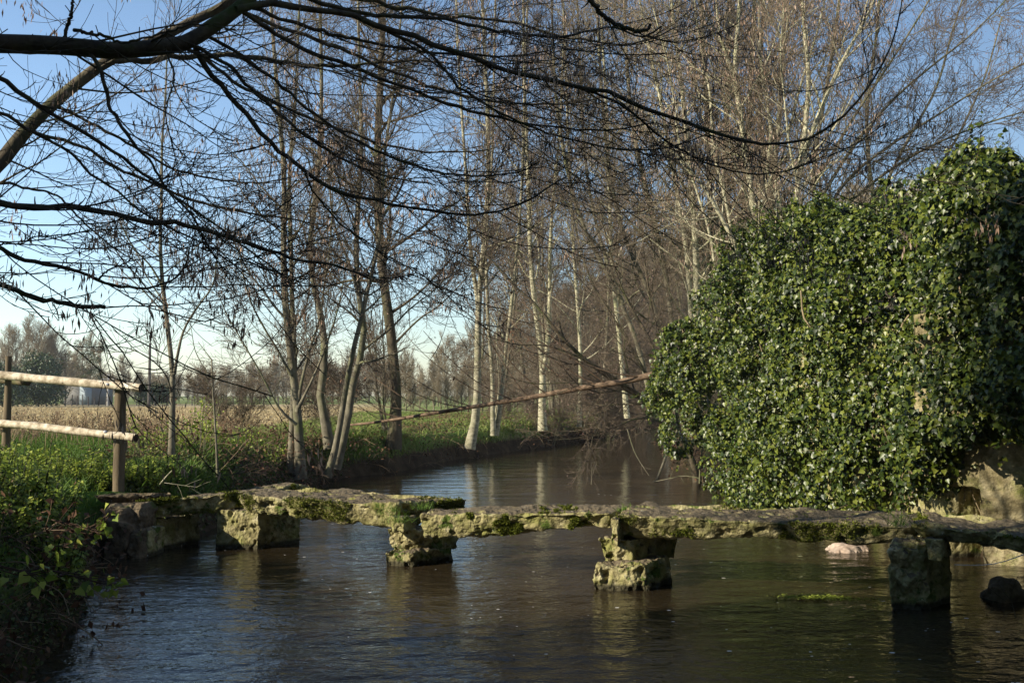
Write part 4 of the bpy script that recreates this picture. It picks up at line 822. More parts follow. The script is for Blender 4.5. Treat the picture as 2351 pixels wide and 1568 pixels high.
def overhang(name, label, stems, seed, bark, twig, n1, n2, n3, l1, keys, trunk, l2=.45, l3=.2):
    T = Tree(name, label, 'tree', stems[:1], seed, bark, twig, None, n=40)
    base = np.array(trunk[0]); T.root.location = base
    TP = spline(np.array(trunk), 16); tubes(T.mb, TP[None], np.linspace(.24, .13, 16)[None], 12, bumpy=.12)
    for st in stems[1:]:
        P, Rr = stem(st[0], st[1], st[2], 40); kw = np.arange(40)*.9; P = P+np.stack([fbm(np.stack([kw, np.full(40, float(len(T.P))), np.full(40, c_)], 1), 3, 31+int(c_))*Rr*1.6*np.minimum(1, kw/3) for c_ in (0., 1., 2.)], 1); tubes(T.mb, P[None], Rr[None], 8, bumpy=.34); T.P = np.concatenate([T.P, P[None]]); T.R = np.concatenate([T.R, Rr[None]])
    ps = []
    for i in range(len(T.P)):
        L_ = np.linalg.norm(np.diff(T.P[i, 4:], axis=0), axis=1).sum()
        ps.append(T.limbs(T.P[i:i+1, 4:], T.R[i:i+1, 4:], 5, n=max(2, int(n1*L_)), t0=.03, t1=1, L0=l1*1.1, L1=l1*.8, ang=42, up=.035, wig=.06, K=12, rr=.32, rmin=.0045, rmax=.009, bias=(.7, .5, -.8), bw=.9, lvar=1.1))
    P1 = np.concatenate([a for a, _ in ps]); R1 = np.concatenate([a for _, a in ps])
    P2, R2 = T.limbs(P1, R1, 3, True, n=n2, t0=.15, t1=1, L0=l2, L1=l2*.7, ang=42, up=.10, wig=.09, K=7, rr=.55, rmin=.003, rmax=.006, bias=(.2, .2, -.6), bw=.5, lvar=.9)
    P3, R3 = T.limbs(P2, R2, 3, True, n=n3, t0=.2, t1=1, L0=l3, L1=l3*.7, ang=45, up=.22, wig=.08, K=4, rr=.6, rmin=.0022, rmax=.004, lvar=.9)
    for i in range(len(T.P)):      # short spurs and bud stubs along the boughs
        L_ = np.linalg.norm(np.diff(T.P[i, 4:], axis=0), axis=1).sum()
        T.limbs(T.P[i:i+1, 2:], T.R[i:i+1, 2:], 4, n=int(9*L_)+2, t0=.02, t1=1, L0=.05, L1=.07, ang=60, up=.1, wig=.25, K=4, rr=.4, rmin=.0035, rmax=.008, lvar=1.4)
    T.limbs(P1, R1, 3, True, n=9, t0=.1, t1=1, L0=.035, L1=.03, ang=50, up=.1, wig=.2, K=3, rr=.9, rmin=.003, rmax=.006, lvar=1.2)
    bm = MB(); tips = P2[:, -1]; q = vn(tips*.9, 3); kx = (T.rng.random(len(tips)) < keys*(q > .50)); tp = tips[kx]
    sprays(T.rng, bm, tp, .055, count=22, flat=.2, spread=.9, hang=.85)
    T.finish((bm, 'seed_clusters', 'keys')); print(name, len(P2), len(P3))
overhang('ash_tree', 'near ash whose dark mossy boughs hang overhead from the upper left', big, 401, 'bark_shade', 'twig_near_shaded', 3.5, 6, 3, 1.2, .4,
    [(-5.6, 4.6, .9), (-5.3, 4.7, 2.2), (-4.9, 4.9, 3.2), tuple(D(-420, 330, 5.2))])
overhang('ash_tree', 'second ash whose smooth grey limb rises diagonally at the upper left', BG2, 402, 'bark_dark', 'twig_near_shaded', 3.8, 6, 4, 1.4, .4,
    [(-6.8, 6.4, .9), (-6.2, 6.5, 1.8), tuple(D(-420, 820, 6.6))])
tag(bpy.data.objects['ash_tree'], None)

# ------------------------------------------------------------------ evergreen shade tree, outside the frame on the left behind the camera's shoulder
def leafy(name, label, cat, blobs, n, size, matn, seed, trunk, group=None, tpl=(SV, ST), fuzz=.25, shell=.55):
    rng = np.random.default_rng(seed); b = np.array(blobs, float); root = empty(name, tuple(trunk[0]), label, cat, group)
    w = b[:, 3]*b[:, 5]; i = rng.choice(len(b), n, p=w/w.sum()); u = nrm(rng.normal(size=(n, 3)))
    s = (shell+(1-shell)*rng.random(n)**.5)*(1+fuzz*fbm(u*2.5+i[:, None]*2.7, 3, 8)*1.4)
    p = b[i, :3]+u*b[i, 3:6]*s[:, None]; mb = MB()
    leaves(rng, mb, p, nrm(rng.normal(size=(n, 3))+[0, 0, -.3]), nrm(u+.6*rng.normal(size=(n, 3))), size*(.7+.6*rng.random(n)), tpl)
    mb.build('crown', M[matn], root, smooth=False)
    mb = MB(); P = spline(np.array(trunk), 12); r = np.linspace(1, .35, 12)*trunk_r(trunk); tubes(mb, P[None], r[None], 10, bumpy=.1)
    Pb = []
    for c in b: 
        a = P[rng.integers(4, 10)]; Pb.append(spline([a, (a+c[:3])/2+[0, 0, -.2], c[:3]], 8))
    tubes(mb, np.stack(Pb), np.repeat(np.linspace(.5, .15, 8)[None]*trunk_r(trunk)*.5, len(Pb), 0), 5)
    mb.build('trunk', M['bark_dark'], root); return root
def trunk_r(t): return max(.03, .035*abs(t[-1][2]-t[0][2]))
br_ = np.random.default_rng(12)
def blobset(cx, cy, r, z0, z1, n, s, rng):
    out = []
    for i in range(n):
        a = rng.random()*6.28; q = rng.random()**.5*r; out.append((cx+math.cos(a)*q, cy+math.sin(a)*q, z0+(z1-z0)*rng.random(), s*(.7+.5*rng.random()), s*(.7+.5*rng.random()), s*(.6+.5*rng.random())))
    return out
leafy('unseen_holly_tree', 'evergreen holly behind the left bank whose shade falls over the near water', 'tree', blobset(-9.0, 2.9, 1.5, 1.0, 13.5, 60, 1.1, br_), 56000, .15, 'evergreen', 41, [(-9.0, 2.6, .8), (-8.9, 2.7, 5), (-9.0, 2.8, 11)])
leafy('unseen_holly_tree', 'evergreen holly nearer the camera beside the taller one', 'tree', blobset(-8.6, -1.0, 2.2, 1.0, 12.2, 56, 1.25, br_), 50000, .16, 'evergreen', 42, [(-8.6, -1.2, .8), (-8.6, -1.0, 5), (-8.6, -1.2, 9.8)])

hb = np.random.default_rng(15)  # unseen hollies added behind and right of the camera to deepen the shadows
for i_, (x_, y_, r_, h_, lab_) in enumerate(((-3.5, -8, 3, 13, 'unseen holly added to cut sky light, behind the camera on the left side'), (1.8, -9.5, 3, 14, 'unseen holly added to cut sky light, right behind the camera'), (7.5, -8, 3, 14, 'unseen holly added to cut sky light, behind the camera on the right side'), (14, -3.5, 3, 14, 'unseen holly added to cut sky light, on the right bank behind the wall'), (14, 3.5, 3, 13, 'unseen holly added to cut sky light, on the right bank beside the footbridge end'), (14.5, 11, 2.6, 10, 'unseen holly added to cut sky light, on the right bank behind the stone wall'))):
    leafy('unseen_holly_tree', lab_, 'tree', blobset(x_, y_, r_, 1.2, h_, 52, 1.7, hb), 24000, .30, 'evergreen', 43+i_, [(x_, y_, .6), (x_, y_+.1, 4), (x_, y_, h_-.5)])
# ------------------------------------------------------------------ rail fence
fence = empty('rail_fence', (-5.0, 12.5, .95), 'peeled wooden pole fence with two rails ending at the footbridge', 'fence')
PA = D(265, 1108, 13.8); PA[2] = .4; PB = D(4, 1115, 14.6); PB[2] = .6
def pole(P0, P1, r0, r1, name, m_, n=14, bump=.10, seed=0, wob=.012, endm=True):
    P = spline([P0, (np.array(P0)+P1)/2, P1], n)+np.stack([fbm(np.stack([np.linspace(0, 3, n), np.full(n, seed+.5), np.full(n, 1.)], 1), 2, seed)*wob*k for k in (1, 1, 1.6)], 1)
    q = MB(); tubes(q, P[None], np.linspace(r0, r1, n)[None], 14, bumpy=bump, cap=False); o = q.build(name, M[m_], fence)
    q = MB()
    for s, rr in ((0, r0), (-1, r1)):
        t_ = nrm(P[1]-P[0]) if s == 0 else nrm(P[-1]-P[-2]); sg = -1 if s == 0 else 1
        c = P[s]+t_*sg*.002; A = nrm(np.cross(t_, [0, .1, 1.])); B = np.cross(t_, A); th = np.arange(14)*2*np.pi/14
        v = np.vstack([c+(A*np.cos(th)[:, None]+B*np.sin(th)[:, None])*rr*.97, c]); i = np.arange(14)
        f = np.stack([i, (i+1) % 14, np.full(14, 14)], 1); q.add(v, None, f if sg > 0 else f[:, ::-1])
    e = q.build('end_grain', M['endgrain'], fence); e.parent = o
    return o
PA[1] += .11; pole(PA, np.array([*PA[:2], D(265, 872, 13.91)[2]]), .084, .078, 'post', 'post', seed=3)
PB[1] += .10; pole(PB, np.array([*(PB[:2]), D(0, 818, 14.7)[2]]), .070, .043, 'post', 'post', seed=4)
def rp(x, y, Y): return D(x, y, Y)
pole(rp(-260, 838, 15.3), rp(324, 891, 13.6), .064, .056, 'rail', 'rail', 22, seed=5, bump=.14)
pole(rp(-260, 946, 15.3), rp(316, 1001, 13.6), .057, .053, 'rail', 'rail', 22, seed=6, bump=.2, wob=.03)
pole(rp(-300, 850, 16), rp(65, 878, 14.85), .055, .05, 'rail', 'post', 12, seed=7)  # both short rails in darker wood, painting the shade they stand in
pole(rp(-300, 965, 16), rp(63, 978, 14.85), .055, .05, 'rail', 'post', 12, seed=8)
for x, y in ((247, 882), (242, 991)):
    q = MB(); c = D(x, y, 13.74); v, f = rock(hexa((c[0]-.018, c[1]-.03), (c[0]+.018, c[1]-.03), (c[0]+.018, c[1]+.03), (c[0]-.018, c[1]+.03), c[2]-.018, c[2]+.018), (.5, .5, .5), .002, 20, 0, 10, 1); q.add(v, f); q.build('bolt', M['metal'], fence)
q = MB(); a = np.linspace(0, 2*math.pi*4, 60); c = np.array([PB[0], PB[1], D(0, 868, 14.7)[2]])
P = np.stack([c[0]+np.cos(a)*.074, c[1]+np.sin(a)*.074, c[2]+a*.0032-.03+.008*np.sin(a)], 1); tubes(q, P[None], np.full((1, 60), .006), 5); q.build('cord', M['cord'], fence)

# ------------------------------------------------------------------ ground cover
def blades(rng, mb, p, h, w, lean=.35, k=3):
    n = len(p); d = nrm(np.stack([rng.normal(size=n)*lean, rng.normal(size=n)*lean, np.ones(n)], 1)); s = nrm(np.cross(d, rng.normal(size=(n, 3)))); h = np.broadcast_to(h, (n,))[:, None]; w = np.broadcast_to(w, (n,))[:, None]
    bend = nrm(np.stack([rng.normal(size=n), rng.normal(size=n), np.full(n, -.3)], 1))*h*.35
    v = np.stack([p-s*w, p+s*w, p+d*h*.55+s*w*.8+bend*.25, p+d*h*.55-s*w*.8+bend*.25, p+d*h+bend], 1); o = np.arange(n)[:, None]*5
    mb.add(v.reshape(-1, 3), o+np.array([0, 1, 2, 3]), o+np.array([3, 2, 4]), rnd=np.repeat(rng.random(n), 5))
def scatter(rng, n, x0, x1, y0, y1, cond=None, clump=0):
    x = x0+(x1-x0)*rng.random(n); y = y0+(y1-y0)*rng.random(n)
    if clump: 
        q = vn(np.stack([x*clump, y*clump, 0*x], -1), 21); k = rng.random(n) < (q*1.5)**2; x, y = x[k], y[k]
    z = ground(x, y); p = np.stack([x, y, z], 1)
    if cond is not None: p = p[cond(p)]
    return p
rg = np.random.default_rng(9)
mb = MB()
p = scatter(rg, 110000, -13, -3.6, 9.5, 27, lambda p: (p[:, 2] > .25) & (p[:, 0] > -.6*p[:, 1]-1), 1.3); p[:, 2] -= .02
blades(rg, mb, p, .16+.22*rg.random(len(p)), .006+.003*rg.random(len(p)), .45)
p = scatter(rg, 9000, -9, -2.6, 3, 13, lambda p: (p[:, 2] > .4)); blades(rg, mb, p, .12+.2*rg.random(len(p)), .004, .5)
tag(mb.build('grass', M['grass'], smooth=False), kind='stuff')
mb = MB()
p = scatter(rg, 150000, -9, 9, 25, 62, lambda p: (p[:, 2] > .35) & (p[:, 0] < xl(p[:, 1])) & (p[:, 0] > -.28*p[:, 1]), .35)
blades(rg, mb, p, .12+.2*rg.random(len(p)), .012+.006*rg.random(len(p)), .4)
tag(mb.build('meadow_grass', M['meadow'], smooth=False), kind='stuff')
# field stubble: pale tufts
mb = MB(); p = scatter(rg, 60000, -50, -2, 30, 95, lambda p: (p[:, 0] < -.13*p[:, 1]) & (p[:, 0] > -.62*p[:, 1])); blades(rg, mb, p, .12+.12*rg.random(len(p)), .02, .5)
tag(mb.build('stubble', M['straw'], smooth=False), kind='stuff')
# dead weeds in front of the field
mb = MB(); wr = np.random.default_rng(19)
p = scatter(wr, 380, -13.5, -6.6, 20, 26); n = len(p); h = .35+.45*wr.random(n); d = np.stack([wr.normal(size=n)*.12, wr.normal(size=n)*.12, np.ones(n)], 1)
P = np.stack([p, p+d*h[:, None]*.5+wr.normal(size=(n, 3))*.02, p+d*h[:, None]], 1); tubes(mb, P, np.full((n, 3), .006), 3, rnd=wr.random(n))
P2_, R2_ = grow(wr, P, np.full((n, 3), .006), 5, .35, 1, .2, .1, 40, .1, .1, K=3, rr=.6, rmin=.004); tubes(mb, P2_, R2_, 3, rnd=wr.random(len(P2_)))
sprays(wr, mb, P2_[:, -1], .05, count=2, flat=.5, spread=.6); tag(mb.build('dead_weeds', M['weed'], smooth=False), kind='stuff')
# dead bramble and leaf litter tangles along both banks
mb = MB(); a = []
for (x0, x1, y0, y1, n, L, cond) in ((-7.5, -2.4, 17.5, 27, 520, .9, None), (-4, 6, 25, 50, 520, 1.0, None), (4.2, 10, 22, 60, 500, 1.4, None), (-5.2, -2.6, 4.5, 12.5, 160, .5, None)):
    p = scatter(wr, n*3, x0, x1, y0, y1, lambda p: (p[:, 2] > -.1) & (p[:, 2] < .95))[:n]; m_ = len(p)
    d = nrm(wr.normal(size=(m_, 3))*[1, 1, .35]+[0, 0, .45]); out = [p]
    for k_ in range(7): out.append(out[-1]+d*L/7*(.6+.8*wr.random((m_, 1)))); d = nrm(d+np.array([0, 0, -.20])+.14*wr.normal(size=d.shape))
    P = np.stack(out, 1); tubes(mb, P, np.full((m_, 8), .0055), 3, rnd=wr.random(m_)); a.append(P)
A_ = np.concatenate(a); Pt, Rt = grow(wr, A_, np.full(A_.shape[:2], .005), 4, .2, 1, .35, .2, 50, -.02, .15, K=4, rr=.7, rmin=.003); tubes(mb, Pt, Rt, 3, rnd=wr.random(len(Pt)))
tag(mb.build('dead_bramble', M['weed'], smooth=False), kind='stuff')
mb = MB(); sprays(wr, mb, Pt[:, -1], .07, count=2, flat=.6, spread=.9, hang=.3); sprays(wr, mb, A_[:, 3], .07, count=2, flat=.6, spread=1.5)
p = scatter(wr, 9000, -7.5, 6, 15, 50, lambda p: (p[:, 2] > .0) & (p[:, 2] < .9) & (p[:, 0] < xl(p[:, 1])+.1)); sprays(wr, mb, p, .07, count=1, flat=.6, spread=.5)
tag(mb.build('leaf_litter', M['deadleaf'], smooth=False), kind='stuff')
# undergrowth on the near left bank
mb = MB(); ur = np.random.default_rng(23)
p = scatter(ur, 60000, -6.5, -2.7, 3.5, 12.4, lambda p: (p[:, 2] > -.05) & (p[:, 0] > -.62*p[:, 1]) & (p[:, 0] > xl(p[:, 1])-np.interp(p[:, 1], [5, 8, 10], [3, 1.8, .9]))); p[:, 2] += .02+.30*ur.random(len(p))**1.5*vn(p*1.5, 4)*1.7
leaves(ur, mb, p, nrm(ur.normal(size=p.shape)+[.4, -.3, -.2]), nrm(ur.normal(size=p.shape)*.6+[.2, -.3, 1]), .022+.034*ur.random(len(p)), (SV, ST))
p = scatter(ur, 26000, -8, -4.2, 14, 26, lambda p: (p[:, 2] > .0)); p[:, 2] += .15*ur.random(len(p))
leaves(ur, mb, p, nrm(ur.normal(size=p.shape)+[.4, -.3, -.2]), nrm(ur.normal(size=p.shape)*.6+[.2, -.3, 1]), .04+.05*ur.random(len(p)), (SV, ST))
p = scatter(ur, 26000, -5, 8, 24.5, 60, lambda p: (p[:, 2] > .35) & (p[:, 2] < .9)); p[:, 2] += .2*ur.random(len(p))
leaves(ur, mb, p, nrm(ur.normal(size=p.shape)+[.4, -.3, -.2]), nrm(ur.normal(size=p.shape)*.6+[.2, -.3, 1]), .06+.06*ur.random(len(p)), (SV, ST))
tag(mb.build('undergrowth', M['under'], smooth=False), kind='stuff')
# nettles: three built, the rest copied
def nettle(label, seed, h=.45, nst=7):
    rng = np.random.default_rng(seed); root = empty('nettle_plant', (0, 0, 0), label, 'nettle', 'nettles around the fence posts')
    a = rng.random(nst)*6.28; p = np.stack([np.cos(a)*.1*rng.random(nst), np.sin(a)*.1*rng.random(nst), np.full(nst, -.05)], 1); d = np.stack([np.cos(a)*.3, np.sin(a)*.3, np.ones(nst)], 1)
    hh = (h*(.6+.5*rng.random(nst)))[:, None]; P = np.stack([p, p+d*hh*.35, p+d*hh*.7, p+d*hh], 1)
    mb = MB(); tubes(mb, P, np.full((nst, 4), .004), 4); mb.build('stem', M['under'], root)
    mb = MB(); m_ = 44; tt = .2+.8*rng.random((nst, m_)); S = at_t(P, tt).reshape(-1, 3); ang = rng.random(len(S))*6.28
    ax_ = np.stack([np.cos(ang), np.sin(ang), -.1-.4*rng.random(len(S))], 1); S = S+ax_*.015
    leaves(rng, mb, S, ax_, np.stack([0*ang, 0*ang, 1+0*ang], 1)+.3*rng.normal(size=(len(S), 3)), .03+.035*rng.random(len(S)), (SV, ST)); mb.build('leaves', M['nettle'], root, smooth=False); return root
nt_ = [nettle('nettle clump', 61), nettle('nettle clump', 62, .55, 9), nettle('nettle clump', 63, .35, 8)]
nr = np.random.default_rng(31); spots = []
while len(spots) < 110:
    Y = 8.6+nr.random()*6.4; x = (nr.random()*440-30); X = (x-1175)/F*Y
    if X < xl(Y)-(.35 if Y < 13.4 else .55) and not (14.7 < Y-.45*X < 18 and Y < 13.5) and not (Y < 14.4 and 230 < x < 300 and Y < 13.7): spots.append((X, Y))
spots.sort(key=lambda s: s[1])
for i, (X, Y) in enumerate(spots):
    lab = 'bright green nettle clump growing among the others around the fence posts'
    o = nt_[i] if i < 3 else None
    loc = (X, Y, float(ground(X, Y))-.02); s_ = .75+.5*nr.random()
    if o is None: o = copy_tree(nt_[i % 3], loc, nr.random()*6.28, s_, lab, 'nettles around the fence posts')
    else: o.location = loc; o['label'] = lab; o.scale = (s_,)*3
# tall leafy elder shoots behind the young ash
def shrub(label, cx, cy, n, h, seed, spread=.3, matn='nettle', lsz=.06, group='leafy shoots on the bank edge'):
    rng = np.random.default_rng(seed); root = empty('elder_shoot', (cx, cy, float(ground(cx, cy))), label, 'shrub', group); b = np.array(root.location)
    a = rng.random(n)*6.28; p = b+np.stack([np.cos(a)*spread*rng.random(n), np.sin(a)*spread*rng.random(n), np.full(n, -.05)], 1); d = np.stack([np.cos(a)*.2, np.sin(a)*.2, np.ones(n)], 1)
    hh = (h*(.5+.6*rng.random(n)))[:, None]; P = np.stack([p, p+d*hh*.35, p+d*hh*.7, p+d*hh*[.8, .8, 1]], 1)
    mb = MB(); tubes(mb, P, np.full((n, 4), .006), 4); mb.build('stem', M['bark_grey'], root)
    mb = MB(); tt = .35+.65*rng.random((n, 34)); S = at_t(P, tt).reshape(-1, 3); S = S+rng.normal(size=S.shape)*.07; leaves(rng, mb, S, nrm(rng.normal(size=S.shape)+[0, 0, -.3]), nrm(rng.normal(size=S.shape)+[-.4, -.4, .8]), lsz*(.6+.8*rng.random(len(S))), (SV, ST))
    mb.build('leaves', M[matn], root, smooth=False)
for lab, x, Y, n, h, sd in (('leafy shoots behind the left side of the young ash', 350, 18.8, 7, .8, 71), ('taller leafy shoots just right of the young ash', 418, 19.2, 8, 1.0, 72), ('leafy shoots between the young ash and the sapling', 462, 18.8, 9, 1.0, 73), ('low leafy shoots right of the sapling', 540, 20, 9, .6, 74), ('leafy shoots at the foot of the forked grey tree', 610, 21.5, 9, .6, 75)):
    p = D(x, 900, Y); shrub(lab, p[0], Y, n, h, sd)
# grass tufts sprouting from the slab joints
for i, (lab, x, y, Y, n, h) in enumerate((('grass tuft at the right end of the ragged slab', 905, 1172, 12.2, 40, .12), ('grass tuft at the left end of the middle slab', 968, 1168, 12.1, 60, .12), ('ferny weed tuft hanging over the boulder pier', 915, 1200, 12.0, 60, .18), ('small grass tuft on the joint at the left end of the longest slab', 1440, 1172, 11.5, 60, .1), ('shaded grass tuft at the joint before the right end slab', 2060, 1205, 9.9, 50, .2))):
    c = D(x, y, Y); q = MB(); pp = c+rg.normal(size=(n, 3))*[.06, .05, .01]; blades(rg, q, pp, h*(.6+.6*rg.random(n)), .003, .7)
    tag(q.build('grass_tuft', M['grass'], origin=c, smooth=False), lab, 'grass tuft', 'grass tufts on the footbridge')
# plants overhanging the near water on the left
for i, (lab, x, y, Y) in enumerate((('drooping sprig with one big leaf touching the water at the lower left', 215, 1330, 7.6), ('dry sprig with pale seed heads over the water at the left', 205, 1210, 8.6), ('thin sprig with yellowish leaves lower on the left bank', 60, 1310, 6.6))):
    rng = np.random.default_rng(500+i); a_ = D(x, y, Y); root = empty('bank_sprig', tuple(a_-[.3, 0, .05]), lab, 'plant', 'sprigs hanging over the near water')
    P = np.stack([spline([a_-[.35, -.05, -.06], a_+rng.normal(size=3)*.03, a_+[.12+.1*rng.random(), -.05, -.10+.25*rng.random()]], 8) for _ in range(5)]); mb = MB(); tubes(mb, P, np.full((5, 8), .004), 4)
    P2_, R2_ = grow(rng, P, np.full((5, 8), .004), 4, .3, 1, .14, .08, 45, .1, .1, K=4, rr=.6, rmin=.002); tubes(mb, P2_, R2_, 3); mb.build('stem', M['weed'], root)
    mb = MB(); S = np.concatenate([P2_[:, -1], P[:, -1]]); leaves(rng, mb, S, nrm(rng.normal(size=S.shape)+[.3, 0, -.8]), nrm(rng.normal(size=S.shape)+[-.5, -.5, .4]), .035+.05*rng.random(len(S))); mb.build('leaves', M['nettle'], root, smooth=False)
fr = np.random.default_rng(81); mb = MB(); n = 260; x = -4+10*fr.random(n); y = 5+17*fr.random(n)**1.2; k = (x > xl(y)+.2) & (x < xr(y)-.4); x, y = x[k], y[k]; n = len(x)
r_ = .006+.012*fr.random(n)**2; th = np.arange(6)*math.pi/3; v = np.stack([x[:, None]+np.cos(th)*r_[:, None]*1.5, y[:, None]+np.sin(th)*r_[:, None], np.full((n, 6), .0165)], -1)
mb.add(v.reshape(-1, 3), None, ((np.arange(n)*6)[:, None, None]+np.array([(0, 1, 2), (0, 2, 3), (0, 3, 4), (0, 4, 5)])[None]).reshape(-1, 3)); tag(mb.build('foam_flecks', M['cord'], smooth=False), kind='stuff')
# weed raft on the water
mb = MB(); fr = np.random.default_rng(88); c = D(1880, 1364, 10.4); c[2] = .012
p = c+np.stack([fr.normal(size=900)*.17, fr.normal(size=900)*.055, fr.random(900)*.012], 1); p[:, 0] += (p[:, 1]-c[1])*-1.2
leaves(fr, mb, p, nrm(fr.normal(size=p.shape)*[1, .3, .1]+[1.2, -.2, 0]), np.tile([0., 0, 1], (900, 1))+.3*fr.normal(size=(900, 3)), .03, (SV, ST)); tag(mb.build('water_weed', M['foam'], smooth=False, origin=c), 'trailing yellow-green water weed afloat before the tall pier', 'water weed')

# ------------------------------------------------------------------ far field: posts, poles, shed, woods
gr = np.random.default_rng(55)
def post_mesh():
    q = MB(); P = np.array([[(0, 0, -.1), (0, 0, .5), (0, 0, 1.05)]], float); tubes(q, P, np.array([[.055, .05, .045]]), 6, bumpy=.1, cap=True); return q
first = None
xs = [150, 165, 177, 190, 203, 217, 227, 243, 251, 314, 329, 355, 441, 465, 492, 535, 549, 578, 605, 640]
where = ['by the left corner of the shed', 'left on the shed front', 'before the shed front, second from its left corner', 'before the middle of the shed', 'before the shed door', 'just past the right corner of the shed', 'left of the concrete pole', 'close left of the concrete pole', 'close right of the concrete pole', 'left of the tall pole', 'nearest left of the tall pole', 'right of the tall pole', 'left of the sapling', 'just left of the sapling', 'just right of the sapling', 'in the gap right of the sapling', 'second in the gap right of the sapling', 'third in the gap right of the sapling', 'left of the forked grey tree', 'nearest the forked grey tree']
for i, x in enumerate(xs):
    p = D(x, 920, 108+i*.5); z = float(ground(p[0], p[1]))
    if first is None: o = first = post_mesh().build('fence_post', M['pole'])
    else: o = first.copy(); COL.objects.link(o)
    o.location = (p[0], p[1], z); o.rotation_euler = (gr.normal()*.04, gr.normal()*.04, gr.random()*6); o.scale = (1.2, 1.2, .85+.35*gr.random())
    tag(o, 'far thin field post '+where[i], 'fence post', 'posts of the wire fence across the field')
def gz(x, y): return float(ground(x, y))
pt = D(342, 920, 100); z = gz(pt[0], 100); root = empty('utility_pole', (pt[0], 100, z), 'tall dark pole carrying one wire over the field', 'pole')
q = MB(); top = D(342, 788, 100)[2]; tubes(q, np.array([[(pt[0], 100, z-.3), (pt[0], 100, (z+top)/2), (pt[0], 100, top)]]), np.array([[.17, .15, .12]]), 8, cap=True); q.build('shaft', M['pole'], root)
q = MB(); w1 = np.stack([np.linspace(D(342, 829, 100)[0], D(60, 880, 135)[0], 24), np.linspace(100, 135, 24), np.linspace(D(342, 829, 100)[2], D(60, 895, 135)[2], 24)], 1); w1[:, 2] -= .5*np.sin(np.linspace(0, math.pi, 24))
w2 = np.stack([np.linspace(D(342, 829, 100)[0], D(900, 850, 120)[0], 24), np.linspace(100, 120, 24), np.linspace(D(342, 829, 100)[2], D(900, 872, 120)[2], 24)], 1); w2[:, 2] -= .8*np.sin(np.linspace(0, math.pi, 24))
tubes(q, np.stack([w1, w2]), np.full((2, 24), .022), 4); q.build('wire', M['pole'], root)
pt = D(247, 920, 112); z = gz(pt[0], 112); root = empty('concrete_pole', (pt[0], 112, z), 'short pale concrete pole with two crossbars beside the shed', 'pole'); tz = D(247, 858, 112)[2]
q = MB(); tubes(q, np.array([[(pt[0], 112, z-.2), (pt[0], 112, tz)]]), np.array([[.11, .08]]), 6, cap=True); q.build('shaft', M['concrete'], root)
for dz, w in ((.12, .45), (.62, .7)):
    q = MB(); tubes(q, np.array([[(pt[0]-w, 111.87, tz-dz), (pt[0]+w, 111.87, tz-dz)]]), np.array([[.04, .04]]), 4, cap=True); q.build('crossbar', M['concrete'], root)
def boxm(x0, x1, y0, y1, z0, z1):
    v = np.array([(x, y, z) for z in (z0, z1) for y in (y0, y1) for x in (x0, x1)]); return v, np.array([(0, 2, 3, 1), (4, 5, 7, 6), (0, 1, 5, 4), (2, 6, 7, 3), (0, 4, 6, 2), (1, 3, 7, 5)])
a_ = D(146, 920, 122)[0]; b_ = D(213, 920, 122)[0]; z = gz(a_, 122)-.1; zt = D(180, 882, 122)[2]; root = empty('shed', ((a_+b_)/2, 122, z), 'grey metal shed beyond the stubble field', 'shed')
q = MB(); q.add(*boxm(a_, b_, 122, 128, z, zt)); 
q.build('wall', M['shed'], root, smooth=False)
q = MB(); q.add(*boxm(a_-.2, b_+.2, 121.8, 128.2, zt+.01, zt+.14)); q.build('roof', M['concrete'], root, smooth=False)
q = MB(); q.add(*boxm(a_+(b_-a_)*.55, b_-.15, 121.94, 121.99, z, zt-.2)); q.build('door', M['sheddoor'], root, smooth=False)
# woods: four tree meshes merged many times into one far mass
def variant(seed, h, n1, n2, n3, l1, rt, nst=1, r0=.16):
    T = Tree.__new__(Tree); T.rng = np.random.default_rng(seed); T.mb = MB(); T.fine = MB(); Ps = []; Rs = []
    for i in range(nst):
        a = T.rng.random()*6.28; k = np.linspace(0, 1, 8); o_ = np.array([math.cos(a), math.sin(a)])*h*.10*(i > 0)
        Ps.append(np.stack([k*o_[0]+.02*h*np.sin(k*4+a)*k, k*o_[1], k*h-.2], 1)); Rs.append(r0*(1-.85*k))
    T.P = np.stack(Ps); T.R = np.stack(Rs); tubes(T.mb, T.P, T.R, 5)
    P1, R1 = T.limbs(T.P, T.R, 4, n=n1, t0=.12, t1=1, L0=l1, L1=l1*.4, ang=38, up=.12, wig=.1, K=6, rr=.45, rmin=.03, rmax=.08, lvar=.6)
    P2, R2 = T.limbs(P1, R1, 3, True, n=n2, t0=.15, t1=1, L0=l1*.42, L1=l1*.25, ang=35, up=.12, wig=.12, K=4, rr=.5, rmin=rt*1.4, rmax=.03)
    P3, R3 = T.limbs(P2, R2, 3, True, n=n3, t0=.2, t1=1, L0=l1*.2, L1=l1*.14, ang=35, up=.15, wig=.1, K=3, rr=.7, rmin=rt, rmax=.03)
    return (np.concatenate(T.mb.v), np.concatenate(T.mb.q)), (np.concatenate(T.fine.v), np.concatenate(T.fine.q))
VAR = [variant(601, 9, 30, 9, 6, 3.2, .014), variant(602, 10, 26, 9, 6, 3.8, .014, 2), variant(603, 8, 34, 8, 6, 3.4, .014), variant(604, 12, 36, 8, 6, 2.6, .014)]
def place(mb, mf, i, x, y, s, rz, zs=1):
    c, s_ = math.cos(rz), math.sin(rz); z = gz(x, y)
    for m_, (v, f) in zip((mb, mf), VAR[i]):
        w = np.stack([(v[:, 0]*c-v[:, 1]*s_)*s+x, (v[:, 0]*s_+v[:, 1]*c)*s+y, v[:, 2]*s*zs+z], 1); m_.add(w, f)
